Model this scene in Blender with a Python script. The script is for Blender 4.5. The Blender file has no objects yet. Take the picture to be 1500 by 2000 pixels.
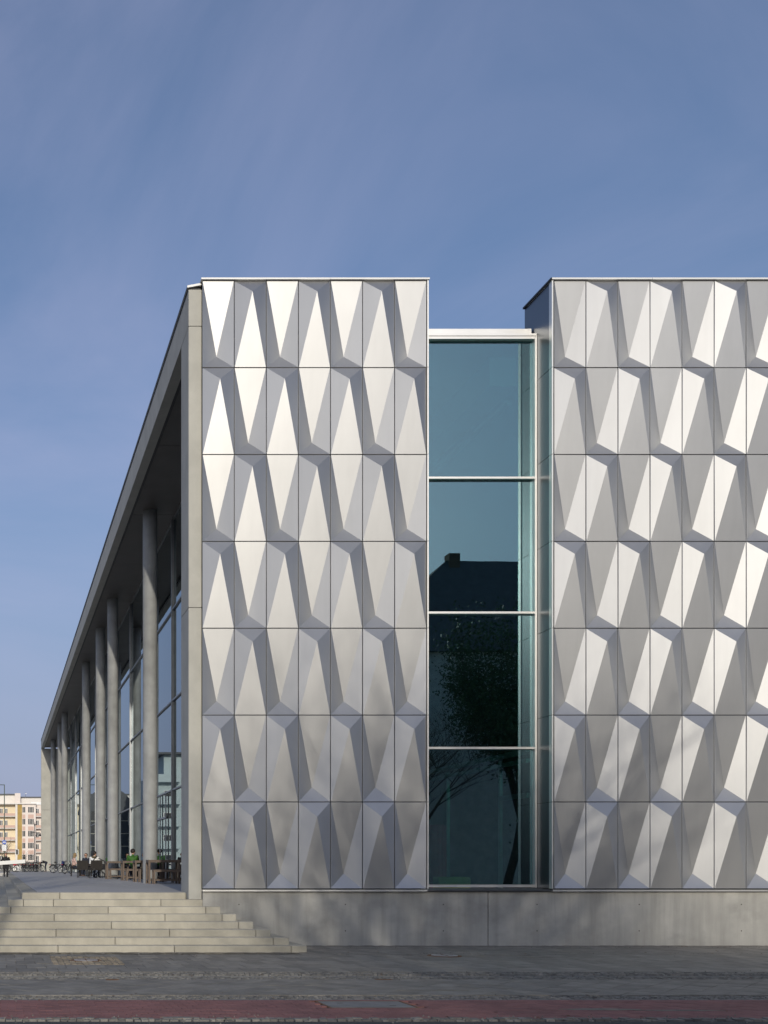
import bpy, bmesh, math, random
from mathutils import Vector, Matrix, Quaternion
random.seed(7)
R = math.radians
S = bpy.context.scene
COL = S.collection

# ------------------------------------------------------------------ camera, sky, sun, exposure
EYE = 1.9                      # camera height above the pavement
F = 2083.33                    # focal length in photograph pixels (50 mm on 36 mm)
cam_d = bpy.data.cameras.new('camera'); cam = bpy.data.objects.new('camera', cam_d)
COL.objects.link(cam); S.camera = cam
cam_d.sensor_fit = 'HORIZONTAL'; cam_d.sensor_width = 36; cam_d.lens = 50
cam_d.shift_x = 749 / 1500; cam_d.shift_y = 690 / 1500
cam_d.clip_start = 0.1; cam_d.clip_end = 6000
cam.location = (0, 0, EYE); cam.rotation_euler = (R(90), 0, 0)

SUN_EL, SUN_AZ = R(15.2), R(5.9)          # low sun behind the camera, slightly to its left
to_sun = Vector((-math.sin(SUN_AZ) * math.cos(SUN_EL), -math.cos(SUN_AZ) * math.cos(SUN_EL), math.sin(SUN_EL)))
sun_d = bpy.data.lights.new('sun', 'SUN'); sun = bpy.data.objects.new('sun', sun_d); COL.objects.link(sun)
sun_d.energy = 2.35; sun_d.angle = R(0.55); sun_d.color = (1.0, 0.93, 0.81)
sun.rotation_euler = to_sun.to_track_quat('Z', 'Y').to_euler(); sun.location = to_sun * 60

W = bpy.data.worlds.new('World'); S.world = W; W.use_nodes = True
nt = W.node_tree; nt.nodes.clear()
sky = nt.nodes.new('ShaderNodeTexSky'); sky.sky_type = 'NISHITA'; sky.sun_disc = False
sky.sun_elevation = SUN_EL; sky.sun_rotation = math.pi + SUN_AZ
sky.air_density = 1.0; sky.dust_density = 3.6; sky.ozone_density = 4.0; sky.altitude = 50
tc = nt.nodes.new('ShaderNodeTexCoord')
mp = nt.nodes.new('ShaderNodeMapping'); mp.inputs['Scale'].default_value = (1.0, 1.0, 2.2); mp.inputs['Location'].default_value = (8, 3, 4)
nz = nt.nodes.new('ShaderNodeTexNoise'); nz.inputs['Scale'].default_value = 2.1; nz.inputs['Detail'].default_value = 7
nz.inputs['Roughness'].default_value = 0.55; nz.inputs['Distortion'].default_value = 0.6
rp = nt.nodes.new('ShaderNodeValToRGB'); rp.color_ramp.elements[0].position = 0.40; rp.color_ramp.elements[1].position = 0.78
rp.color_ramp.elements[0].color = (0.08, 0.08, 0.08, 1); rp.color_ramp.elements[1].color = (0.46, 0.46, 0.46, 1)
mx = nt.nodes.new('ShaderNodeMix'); mx.data_type = 'RGBA'
mx.inputs[7].default_value = (3.7, 3.75, 5.3, 1)
bg = nt.nodes.new('ShaderNodeBackground'); bg.inputs['Strength'].default_value = 0.135
wo = nt.nodes.new('ShaderNodeOutputWorld')
L = nt.links.new
L(tc.outputs['Generated'], mp.inputs['Vector']); L(mp.outputs[0], nz.inputs['Vector']); L(nz.outputs[0], rp.inputs[0])
sx = nt.nodes.new('ShaderNodeSeparateXYZ'); L(tc.outputs['Generated'], sx.inputs[0])
hz = nt.nodes.new('ShaderNodeMapRange'); hz.interpolation_type = 'SMOOTHSTEP'      # thin ground haze, alike in every direction
for i, q in enumerate((-0.02, 0.48, 0.85, 0.0)): hz.inputs[i + 1].default_value = q
hm = nt.nodes.new('ShaderNodeMix'); hm.data_type = 'RGBA'; hm.inputs[7].default_value = (2.3, 2.7, 3.9, 1)
L(sx.outputs[2], hz.inputs[0]); L(hz.outputs[0], hm.inputs[0]); L(sky.outputs[0], hm.inputs[6])
L(rp.outputs[0], mx.inputs[0]); L(hm.outputs[2], mx.inputs[6]); L(mx.outputs[2], bg.inputs[0]); L(bg.outputs[0], wo.inputs[0])

S.view_settings.view_transform = 'Standard'; S.view_settings.look = 'None'
S.view_settings.gamma = 1; S.view_settings.use_curve_mapping = False; S.view_settings.exposure = 0.0

# ------------------------------------------------------------------ materials
def mk(name, col, rough=0.6, metal=0.0, var=0.12, scale=2.0, col2=None, bump=0.0, bscale=40.0, rnd=0.0,
       streak=0.0, spots=0.0, coat=0.0, rvar=0.0, spec=0.5, stain=0.0):
    m = bpy.data.materials.new(name); m.use_nodes = True
    t = m.node_tree; n = t.nodes; l = t.links.new
    p = n['Principled BSDF']
    p.inputs['Roughness'].default_value = rough; p.inputs['Metallic'].default_value = metal
    p.inputs['Specular IOR Level'].default_value = spec
    if coat: p.inputs['Coat Weight'].default_value = coat
    g = n.new('ShaderNodeNewGeometry'); pos = g.outputs['Position']
    def mixc(fac, a, b, blend='MIX'):
        x = n.new('ShaderNodeMix'); x.data_type = 'RGBA'; x.blend_type = blend
        for v, s in ((fac, x.inputs[0]), (a, x.inputs[6]), (b, x.inputs[7])):
            if isinstance(v, (int, float)): s.default_value = v
            elif isinstance(v, tuple): s.default_value = (*v[:3], 1)
            else: l(v, s)
        return x.outputs[2]
    def noise(sc, det=5, ro=0.6, stretch=None):
        x = n.new('ShaderNodeTexNoise'); x.inputs['Scale'].default_value = sc
        x.inputs['Detail'].default_value = det; x.inputs['Roughness'].default_value = ro
        if stretch:
            mpn = n.new('ShaderNodeMapping'); mpn.inputs['Scale'].default_value = stretch
            l(pos, mpn.inputs[0]); l(mpn.outputs[0], x.inputs['Vector'])
        else: l(pos, x.inputs['Vector'])
        return x.outputs[0]
    def ramp(v, a, b, ca=0.0, cb=1.0):
        x = n.new('ShaderNodeMapRange'); l(v, x.inputs[0])
        for i, q in enumerate((a, b, ca, cb)): x.inputs[i + 1].default_value = q
        return x.outputs[0]
    c = col
    if var or col2:
        nf = ramp(noise(scale), 0.3, 0.7)
        lo = tuple(v * (1 - var) for v in col); hi = col2 or tuple(min(1, v * (1 + var)) for v in col)
        c = mixc(nf, lo, hi)
    if streak:
        sf = ramp(noise(1.0, 4, 0.6, (5.0, 5.0, 0.35)), 0.42, 0.75, 0, streak)
        c = mixc(sf, c, tuple(v * 0.62 for v in col))
    if stain:
        sf = ramp(noise(0.55, 6, 0.62, (1, 1, 1.3)), 0.52, 0.72, 0, stain)
        c = mixc(sf, c, tuple(v * 0.55 for v in col))
    if spots:
        sf = ramp(noise(60, 2), 0.62, 0.72, 0, spots)
        c = mixc(sf, c, tuple(v * 0.5 for v in col))
    if rnd:
        oi = n.new('ShaderNodeObjectInfo'); a = n.new('ShaderNodeMath'); a.operation = 'ADD'
        l(oi.outputs['Random'], a.inputs[0]); l(g.outputs['Random Per Island'], a.inputs[1])
        b = n.new('ShaderNodeMath'); b.operation = 'FRACT'; l(a.outputs[0], b.inputs[0])
        k = ramp(b.outputs[0], 0, 1, 1 - rnd, 1 + rnd)
        cc = n.new('ShaderNodeCombineXYZ')
        for i in range(3): l(k, cc.inputs[i])
        c = mixc(1.0, c, cc.outputs[0], 'MULTIPLY')
    if isinstance(c, tuple): p.inputs['Base Color'].default_value = (*c[:3], 1)
    else: l(c, p.inputs['Base Color'])
    if rvar:
        l(ramp(noise(scale * 1.7), 0.3, 0.7, rough - rvar, rough + rvar), p.inputs['Roughness'])
    if bump:
        bn = n.new('ShaderNodeBump'); bn.inputs['Strength'].default_value = 1.0; bn.inputs['Distance'].default_value = bump
        l(noise(bscale, 4), bn.inputs['Height']); l(bn.outputs[0], p.inputs['Normal'])
    return m

def mk_glass(name, tint, base_refl, refl_col, ior=1.5):
    """coated façade glass: a tinted see-through pane with a mirror coat that strengthens at grazing angles"""
    m = bpy.data.materials.new(name); m.use_nodes = True
    t = m.node_tree; n = t.nodes; l = t.links.new; n.clear()
    o = n.new('ShaderNodeOutputMaterial'); mixs = n.new('ShaderNodeMixShader')
    tr = n.new('ShaderNodeBsdfTransparent'); tr.inputs[0].default_value = (*tint, 1)
    gl = n.new('ShaderNodeBsdfGlossy'); gl.inputs[0].default_value = (*refl_col, 1); gl.inputs['Roughness'].default_value = 0.004
    fr = n.new('ShaderNodeFresnel'); fr.inputs['IOR'].default_value = ior
    mr = n.new('ShaderNodeMapRange'); mr.inputs[1].default_value = 0.0; mr.inputs[2].default_value = 1.0
    mr.inputs[3].default_value = base_refl; mr.inputs[4].default_value = 1.0
    g = n.new('ShaderNodeNewGeometry'); nz = n.new('ShaderNodeTexNoise'); nz.inputs['Scale'].default_value = 0.55
    bn = n.new('ShaderNodeBump'); bn.inputs['Strength'].default_value = 1.0; bn.inputs['Distance'].default_value = 0.0007
    l(g.outputs['Position'], nz.inputs['Vector']); l(nz.outputs[0], bn.inputs['Height']); l(bn.outputs[0], gl.inputs['Normal'])
    l(fr.outputs[0], mr.inputs[0]); l(mr.outputs[0], mixs.inputs[0])
    l(tr.outputs[0], mixs.inputs[1]); l(gl.outputs[0], mixs.inputs[2]); l(mixs.outputs[0], o.inputs[0])
    return m

M = {}
M['panel'] = mk('anodised_panel', (0.51, 0.51, 0.505), rough=0.52, metal=1.0, var=0.03, scale=0.7, bump=0.0009, bscale=2.0, rnd=0.045, streak=0.10)
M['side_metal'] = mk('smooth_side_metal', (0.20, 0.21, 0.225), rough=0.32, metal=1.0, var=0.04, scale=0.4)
M['trim'] = mk('light_aluminium_trim', (0.72, 0.71, 0.68), rough=0.42, metal=0.75, var=0.05, scale=1.2)
M['cap'] = mk('white_coated_metal', (0.74, 0.74, 0.72), rough=0.45, metal=0.15, var=0.04)
M['core'] = mk('dark_backing', (0.02, 0.02, 0.022), rough=0.9)
M['concrete'] = mk('smooth_concrete', (0.45, 0.44, 0.39), rough=0.8, var=0.10, scale=1.4, streak=0.12, spots=0.25, bump=0.002, bscale=35)
M['plinth'] = mk('plinth_concrete', (0.42, 0.41, 0.375), rough=0.8, var=0.14, scale=1.1, streak=0.7, stain=0.8, spots=0.2, bump=0.002, bscale=30)
M['column'] = mk('column_concrete', (0.325, 0.33, 0.32), rough=0.72, var=0.18, scale=1.6, streak=0.4, stain=0.3, bump=0.002, bscale=25)
M['step'] = mk('step_concrete', (0.445, 0.415, 0.335), rough=0.82, var=0.12, scale=1.8, stain=0.5, spots=0.35, streak=0.25, bump=0.004, bscale=30, rnd=0.10)
M['terrace'] = mk('terrace_concrete', (0.47, 0.455, 0.435), rough=0.7, var=0.08, scale=0.5, stain=0.12, spots=0.1, bump=0.002, bscale=30, rnd=0.03)
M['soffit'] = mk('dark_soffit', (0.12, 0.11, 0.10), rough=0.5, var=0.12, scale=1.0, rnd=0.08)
M['black'] = mk('black_edge', (0.015, 0.015, 0.017), rough=0.5)
M['mullion'] = mk('grey_mullion', (0.30, 0.31, 0.315), rough=0.4, metal=0.4)
M['glass'] = mk_glass('coated_window_glass', (0.50, 0.78, 0.75), 0.195, (0.70, 0.92, 1.0))
M['glass_hall'] = mk_glass('hall_glass', (0.30, 0.40, 0.40), 0.12, (0.84, 0.93, 0.97))
M['slab'] = mk('granite_slab', (0.215, 0.20, 0.17), rough=0.75, var=0.22, scale=3.5, stain=0.25, bump=0.004, bscale=60, rnd=0.16)
M['sand'] = mk('sandy_joint', (0.20, 0.185, 0.155), rough=0.95, var=0.25, scale=4.0, bump=0.004, bscale=80)
M['cobble'] = mk('grey_sett', (0.20, 0.19, 0.168), rough=0.85, var=0.2, scale=6.0, bump=0.003, bscale=60, rnd=0.35)
M['paver'] = mk('red_paver', (0.235, 0.105, 0.094), rough=0.85, var=0.16, scale=1.2, stain=0.2, bump=0.002, bscale=70, rnd=0.13)
M['asphalt'] = mk('asphalt', (0.06, 0.06, 0.06), rough=0.9, var=0.2, scale=3.0, bump=0.004, bscale=90)
M['ground'] = mk('town_ground', (0.12, 0.115, 0.105), rough=0.95, var=0.2, scale=0.4)
M['iron'] = mk('worn_iron', (0.42, 0.41, 0.40), rough=0.5, metal=0.3, var=0.25, scale=9)
M['rust'] = mk('rusty_iron', (0.16, 0.085, 0.04), rough=0.9, var=0.3, scale=9, bump=0.003, bscale=60)
M['cover'] = mk('concrete_cover', (0.20, 0.20, 0.19), rough=0.85, var=0.18, scale=4, spots=0.3)
M['wood'] = mk('brown_slat', (0.13, 0.092, 0.065), rough=0.6, var=0.15, scale=8, rnd=0.1)
M['wicker'] = mk('dark_wicker', (0.022, 0.018, 0.015), rough=0.75, var=0.3, scale=40, bump=0.004, bscale=90)
M['interior'] = mk('interior_wall', (0.5, 0.52, 0.5), rough=0.9)
M['interior_dark'] = mk('interior_floor', (0.2, 0.2, 0.19), rough=0.8)
M['curtain'] = mk('pale_curtain', (0.42, 0.44, 0.42), rough=0.95, var=0.05, streak=0.5)
M['red'] = mk('red_fabric', (0.55, 0.015, 0.025), rough=0.7, var=0.2, scale=5)
M['yellow'] = mk('yellow_paint', (0.55, 0.38, 0.03), rough=0.6)
M['white'] = mk('white_paint', (0.78, 0.78, 0.76), rough=0.5, var=0.03)
M['blackcloth'] = mk('black_cloth', (0.018, 0.018, 0.022), rough=0.9, var=0.3, scale=15)
M['skin'] = mk('skin', (0.52, 0.30, 0.21), rough=0.55, var=0.06, scale=20)
M['rubber'] = mk('tyre_rubber', (0.02, 0.02, 0.02), rough=0.75)
M['steel'] = mk('bright_steel', (0.6, 0.6, 0.6), rough=0.25, metal=1.0)
M['bark'] = mk('bark', (0.085, 0.07, 0.055), rough=0.95, var=0.3, scale=5, bump=0.01, bscale=20)
M['leaf'] = mk('dark_leaf', (0.07, 0.11, 0.04), rough=0.6, var=0.4, scale=1.2, rnd=0.3)
M['peach'] = mk('peach_render', (0.76, 0.68, 0.61), rough=0.9, var=0.04)
M['pinkpanel'] = mk('salmon_parapet', (0.60, 0.42, 0.34), rough=0.9, var=0.05)
M['cream'] = mk('cream_render', (0.78, 0.67, 0.48), rough=0.9, var=0.05)
M['offwhite'] = mk('offwhite_render', (0.74, 0.70, 0.64), rough=0.9, var=0.05)
M['gold'] = mk('ochre_cladding', (0.40, 0.27, 0.08), rough=0.8, var=0.2, scale=0.8)
M['roof'] = mk('grey_roof', (0.10, 0.105, 0.11), rough=0.7, var=0.15)
M['tile'] = mk('red_tile', (0.30, 0.11, 0.07), rough=0.85, var=0.2)
M['brick'] = mk('brown_brick', (0.13, 0.085, 0.06), rough=0.9, var=0.25, scale=2.0)
M['darkwall'] = mk('dull_render', (0.58, 0.57, 0.50), rough=0.9, var=0.15)
M['aqua'] = mk('pale_aqua_render', (0.52, 0.60, 0.60), rough=0.9, var=0.06)
M['winglass'] = mk('house_window_glass', (0.03, 0.036, 0.042), rough=0.08, spec=0.8)
M['greenpole'] = mk('green_pole', (0.06, 0.085, 0.055), rough=0.5)
M['hole_shade'] = mk('tie_hole_shadow', (0.12,0.115,0.105), rough=.9)
M['gallery_dark'] = mk('gallery_edge', (0.045,0.05,0.055), rough=.8)
M['blue'] = mk('sign_blue', (0.01, 0.07, 0.38), rough=0.4)

# ------------------------------------------------------------------ mesh helpers
class MB:
    def __init__(s): s.v = []; s.f = []; s.m = []
    def add(s, vs, fs, mi=0):
        o = len(s.v); s.v += [tuple(v) for v in vs]; s.f += [tuple(i + o for i in f) for f in fs]; s.m += [mi] * len(fs); return s
    def box(s, x0, x1, y0, y1, z0, z1, mi=0):
        return s.add([(x0,y0,z0),(x1,y0,z0),(x1,y1,z0),(x0,y1,z0),(x0,y0,z1),(x1,y0,z1),(x1,y1,z1),(x0,y1,z1)],
              [(0,3,2,1),(4,5,6,7),(0,1,5,4),(1,2,6,5),(2,3,7,6),(3,0,4,7)], mi)
    def cbox(s, x0, x1, y0, y1, z0, z1, c=0.01, mi=0):
        """box with chamfered top edges and upright edges"""
        def ring(x0,x1,y0,y1,z,k): return [(x0+k,y0,z),(x1-k,y0,z),(x1,y0+k,z),(x1,y1-k,z),(x1-k,y1,z),(x0+k,y1,z),(x0,y1-k,z),(x0,y0+k,z)]
        a = ring(x0,x1,y0,y1,z0,c); b = ring(x0,x1,y0,y1,z1-c,c); t = ring(x0+c,x1-c,y0+c,y1-c,z1,c*0.4)
        fs = []
        for k in range(8):
            j = (k+1) % 8
            fs += [(k,j,j+8,k+8),(k+8,j+8,j+16,k+16)]
        fs += [tuple(range(16,24)), tuple(range(7,-1,-1))]
        return s.add(a+b+t, fs, mi)
    def prism(s, poly, z0, z1, mi=0):
        n = len(poly)
        return s.add([(x,y,z0) for x,y in poly]+[(x,y,z1) for x,y in poly],
              [tuple(range(n-1,-1,-1)), tuple(range(n,2*n))]+[(k,(k+1)%n,(k+1)%n+n,k+n) for k in range(n)], mi)
    def tube(s, p0, p1, r0, r1=None, n=8, mi=0, caps=True):
        r1 = r0 if r1 is None else r1
        p0 = Vector(p0); p1 = Vector(p1); d = p1 - p0
        if d.length < 1e-6: return s
        q = d.to_track_quat('Z', 'Y'); a = []; b = []
        for k in range(n):
            t = 2*math.pi*k/n; w = q @ Vector((math.cos(t), math.sin(t), 0))
            a.append(p0 + w*r0); b.append(p1 + w*r1)
        fs = [(k,(k+1)%n,(k+1)%n+n,k+n) for k in range(n)]
        if caps: fs += [tuple(range(n-1,-1,-1)), tuple(range(n,2*n))]
        return s.add(a+b, fs, mi)
    def path(s, pts, r, n=6, mi=0):
        for a, b in zip(pts, pts[1:]): s.tube(a, b, r, r, n, mi)
        return s
    def ball(s, c, rx, ry=None, rz=None, n=10, mi=0, z_from=-1.0):
        ry = ry or rx; rz = rz or rx; rows = n//2+1; vs = []; fs = []
        for i in range(rows+1):
            th = -math.pi/2 + math.pi*i/rows
            th = max(th, math.asin(max(-1, z_from)))
            for k in range(n):
                t = 2*math.pi*k/n
                vs.append((c[0]+rx*math.cos(th)*math.cos(t), c[1]+ry*math.cos(th)*math.sin(t), c[2]+rz*math.sin(th)))
        for i in range(rows):
            for k in range(n): j=(k+1)%n; fs.append((i*n+k,i*n+j,(i+1)*n+j,(i+1)*n+k))
        return s.add(vs, fs, mi)
    def torus(s, c, axis, Rr, r, n=24, k=6, mi=0):
        q = Vector(axis).to_track_quat('Z','Y'); vs=[]; fs=[]
        for i in range(n):
            a = 2*math.pi*i/n
            for j in range(k):
                b = 2*math.pi*j/k
                vs.append(Vector(c) + q @ Vector(((Rr+r*math.cos(b))*math.cos(a),(Rr+r*math.cos(b))*math.sin(a),r*math.sin(b))))
        for i in range(n):
            for j in range(k): fs.append((i*k+j,((i+1)%n)*k+j,((i+1)%n)*k+(j+1)%k,i*k+(j+1)%k))
        return s.add(vs, fs, mi)
    def mesh(s, name, mats, smooth=False):
        me = bpy.data.meshes.new(name); me.from_pydata(s.v, [], s.f)
        for m in (mats if isinstance(mats, (list, tuple)) else [mats]): me.materials.append(M[m] if isinstance(m, str) else m)
        me.polygons.foreach_set('material_index', s.m)
        if smooth: me.polygons.foreach_set('use_smooth', [True]*len(me.polygons))
        me.update(); return me

def link(name, data, parent=None, loc=(0,0,0), rot=(0,0,0)):
    o = bpy.data.objects.new(name, data); COL.objects.link(o)
    o.location = loc; o.rotation_euler = rot
    if parent: o.parent = parent
    return o
def put(name, mb, mats, parent=None, loc=(0,0,0), rot=(0,0,0), smooth=False, label=None):
    o = link(name, mb.mesh(name, mats, smooth), parent, loc, rot)
    if label: o['label'] = label
    return o
def tag(o, label, cat, group=None):
    o['label'] = label; o['category'] = cat
    if group: o['group'] = group
    return o
def thing(name, label, cat, loc=(0,0,0), rz=0.0, group=None):
    return tag(link(name, None, None, loc, (0,0,rz)), label, cat, group)
def structure(o): o['kind'] = 'structure'; return o
def stuff(o): o['kind'] = 'stuff'; return o
def copy_tree(o, parent=None):
    c = o.copy(); COL.objects.link(c); c.parent = parent
    for ch in [k for k in o.children]: copy_tree(ch, c)
    return c
def at(px, py, Y): return Vector(((px-1)*Y/F, Y, EYE+(1690-py)*Y/F))
def xa(px, Y): return (px-1)*Y/F
def za(py, Y): return EYE+(1690-py)*Y/F

# ------------------------------------------------------------------ ground, road, pavement
structure(put('ground', MB().box(-2500, 2500, -2500, 4000, -0.6, -0.06), 'ground'))
structure(put('road', MB().box(-300, 300, -9.0, 13.06, -0.055, -0.015), 'asphalt'))
structure(put('far_pavement', MB().box(-300, 300, -13.0, -9.0, -0.055, 0.10), 'slab'))

pav = structure(put('pavement', MB().box(-40, 60, 13.06, 25.04, -0.05, -0.022), 'sand'))
def clip(poly, x0, x1, y0, y1):
    def cut(P, f, inter):
        out = []
        for a, b in zip(P, P[1:]+P[:1]):
            if f(a): out.append(a)
            if f(a) != f(b): out.append(inter(a, b))
        return out
    for ax, lim, sg in ((0,x0,1),(0,x1,-1),(1,y0,1),(1,y1,-1)):
        if not poly: return []
        def f(p): return (p[ax]-lim)*sg >= 0
        def inter(a, b):
            t = (lim-a[ax])/(b[ax]-a[ax]); return (a[0]+t*(b[0]-a[0]), a[1]+t*(b[1]-a[1]))
        poly = cut(poly, f, inter)
    return poly
def in_view(x, y): return -0.4 < x < 1510*y/F + 0.3
# upper zone: long slabs in straight rows
SX, SY, G = 0.372, 0.742, 0.004
slabA = MB().cbox(-SX/2+G, SX/2-G, -SY/2+G, SY/2-G, -0.02, 0.0, 0.004).mesh('paving_slab', 'slab')
rest = MB(); nsl = 0
row = 0; y = 19.02
YA1 = 25.04
while y < YA1 - 0.2:
    x = -9.0 + (SX/2 if row % 2 else 0)
    while x < 30:
        cx, cy = x+SX/2, y+SY/2
        x += SX
        on_stairs = cy > 22.9 and cx < 6.55
        if on_stairs: continue
        if in_view(cx, cy) and nsl < 300 and cy+SY/2 <= YA1:
            o = link('paving_slab', slabA, pav, (cx, cy, random.uniform(-0.002, 0.002)), (R(random.uniform(-.25,.25)), R(random.uniform(-.35,.35)), 0)); nsl += 1
        else:
            rest.box(cx-SX/2+G, cx+SX/2-G, y+G, min(y+SY, YA1)-G, -0.02, random.uniform(-.002,.002))
    y += SY; row += 1
stuff(put('outlying_paving_slabs', rest, 'slab', pav))
# lower zone: square slabs laid diagonally
Q = 0.36; hq = Q/math.sqrt(2)
slabB = MB().prism([(0,-hq+.006),(hq-.006,0),(0,hq-.006),(-hq+.006,0)], -0.02, 0.0).mesh('diagonal_slab', 'slab')
rest = MB(); ndg = 0; Y0, Y1 = 15.62, 17.78
jy = 0
yy = Y0
while yy < Y1 + hq:
    xx = -9.0 + (hq if jy % 2 else 0)
    while xx < 26:
        poly = clip([(xx,yy-hq+.006),(xx+hq-.006,yy),(xx,yy+hq-.006),(xx-hq+.006,yy)], -50, 50, Y0, Y1)
        full = yy-hq >= Y0 and yy+hq <= Y1
        if full and in_view(xx, yy) and ndg < 300:
            link('diagonal_slab', slabB, pav, (xx,yy,random.uniform(-.002,.002)), (R(random.uniform(-.35,.35)), R(random.uniform(-.35,.35)), 0)); ndg += 1
        elif len(poly) > 2: rest.prism(poly, -0.02, random.uniform(-.002,.002))
        xx += 2*hq
    yy += hq; jy += 1
stuff(put('outlying_diagonal_slabs', rest, 'slab', pav))
# strips of small mosaic setts beside the slabs, too small to pick apart singly
def setts(x0, x1, y0, y1, s, zt=0.0, zj=0.006):
    b = MB(); y = y0
    while y < y1 - s*0.5:
        x = x0 + random.uniform(0, s)
        while x < x1:
            w = s*random.uniform(.75, 1.25); d = s*random.uniform(.8, 1.0)
            a = random.uniform(-.25, .25); h = zt+random.uniform(-zj, zj)
            c, sn = math.cos(a), math.sin(a); u, v = w/2-.006, d/2-.004
            pts = [(x+w/2+c*i-sn*j, y+d/2+sn*i+c*j) for i, j in ((-u,-v),(u,-v),(u,v),(-u,v))]
            b.prism(pts, -0.03, h); x += w
        y += s
    return b
stuff(put('mosaic_strip', setts(-2, 19.5, 18.52, 19.0, 0.075), 'cobble', pav))
stuff(put('mosaic_strip', setts(-2, 18, 17.80, 18.16, 0.075), 'cobble', pav))
stuff(put('mosaic_strip', setts(-2, 16, 15.12, 15.60, 0.075, -0.004), 'cobble', pav))
stuff(put('edge_setts', setts(-2, 13, 13.08, 13.24, 0.10, 0.004, 0.01), 'cobble', pav))
put('slot_drain', MB().box(-9, 30, 18.28, 18.33, -.03, -.006).box(-9, 30, 18.37, 18.42, -.03, -.006).box(-9, 30, 18.33, 18.37, -.04, -.021), 'cover', pav)
put('path_edging', MB().box(-9, 30, 15.05, 15.11, -.03, -.002), 'cover', pav)

path = structure(put('cycle_path', MB().box(-40, 60, 13.25, 15.045, -0.045, -0.016), 'sand'))
BX, BY = 0.20, 0.138
brick = MB().cbox(-BX/2+.003, BX/2-.003, -BY/2+.003, BY/2-.003, -0.016, 0.0, 0.003).mesh('paver_brick', 'paver')
rest = MB(); nb = 0; row = 0; cells = []
y = 13.25
while y < 15.03:
    x = -5 + (BX/2 if row % 2 else 0)
    while x < 22:
        cx, cy = x+BX/2, y+BY/2; x += BX
        if 4.36 < cx < 5.62 and 14.18 < cy < 14.95: continue
        cells.append((cx, cy))
    y += BY; row += 1
cells.sort(key=lambda c: (not in_view(*c), c[1]))
for cx, cy in cells:
    zz = random.uniform(-.0015, .0015)
    if nb < 300: link('paver_brick', brick, path, (cx, cy, zz), (R(random.uniform(-.2,.2)), R(random.uniform(-.2,.2)), 0)); nb += 1
    else: rest.box(cx-BX/2+.003, cx+BX/2-.003, cy-BY/2+.003, cy+BY/2-.003, -0.016, zz)
stuff(put('farther_paver_bricks', rest, 'paver', path))

# covers in the pavement
t = thing('utility_cover', 'rectangular grey concrete utility cover set into the red cycle path', 'cover', (4.99, 14.56, 0))
put('frame', MB().box(-.60,.60,-.37,-.34,-.03,.003).box(-.60,.60,.34,.37,-.03,.003).box(-.60,-.57,-.34,.34,-.03,.003).box(.57,.60,-.34,.34,-.03,.003), 'rust', t)
put('lid', MB().cbox(-.562,.562,-.332,.332,-.03,.002,.004), 'cover', t)
put('lifting_hole', MB().box(-.36,-.28,.1,.14,.0022,.004), 'black', t); put('lifting_hole', MB().box(.28,.36,-.14,-.1,.0022,.004), 'black', t)
def manhole(name, label, loc, r, square):
    t = thing(name, label, 'manhole cover', loc)
    ring = MB().torus((0,0,0), (0,0,1), r+.045, .045, 36, 6)
    ring.v = [(x,y,z*0.35-.006) for x,y,z in ring.v]
    put('rusty_ring', ring, 'rust', t, smooth=True)
    lid = MB().tube((0,0,-.03), (0,0,.012), r, r, 36); put('lid', lid, 'iron', t)
    put('lid_pattern', MB().box(-r*.7,r*.7,-.012,.012,.013,.017).box(-.012,.012,-r*.7,-.013,.013,.017).box(-.012,.012,.013,r*.7,.013,.017), 'rust', t)
    if square:
        (x0,x1,y0,y1) = square; s = .115; y = y0; base = MB()
        sb = MB().cbox(-s/2+.006, s/2-.006, -s/2+.006, s/2-.006, -.03, .0, .01).mesh('sett', 'sett_warm'); 
        while y < y1:
            x = x0
            while x < x1:
                cx, cy = x+s/2, y+s/2; x += s
                if math.hypot(cx, cy) < r+.10: continue
                link('sett', sb, t, (cx, cy, .006+random.uniform(-.004,.004)), (0,0,random.uniform(-.12,.12)))
            y += s
    return t
M['sett_warm'] = mk('warm_sett', (0.26, 0.215, 0.15), rough=0.85, var=0.25, scale=7, bump=0.003, bscale=60, rnd=0.3)
manhole('manhole_cover', 'round iron manhole cover in a square of brownish setts before the steps', (1.70, 21.25, .006), .24, (-.69,.69,-.86,.86))
manhole('manhole_cover', 'round rusty ringed manhole cover in grey slabs below the plinth wall', (9.30, 22.35, .006), .26, None)
t = tag(put('drain_plate', MB().cbox(-.11,.11,-.07,.07,-.02,.006,.006), 'rust', None, (1.86, 17.72, 0)), 'small rusty drain plate in the pavement below the cobbled manhole', 'drain')
t = tag(put('drain_plate', MB().cbox(-.14,.14,-.07,.07,-.02,.006,.006), 'rust', None, (6.36, 17.72, 0)), 'small brown drain plate in the pavement left of the wall joint', 'drain')

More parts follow.
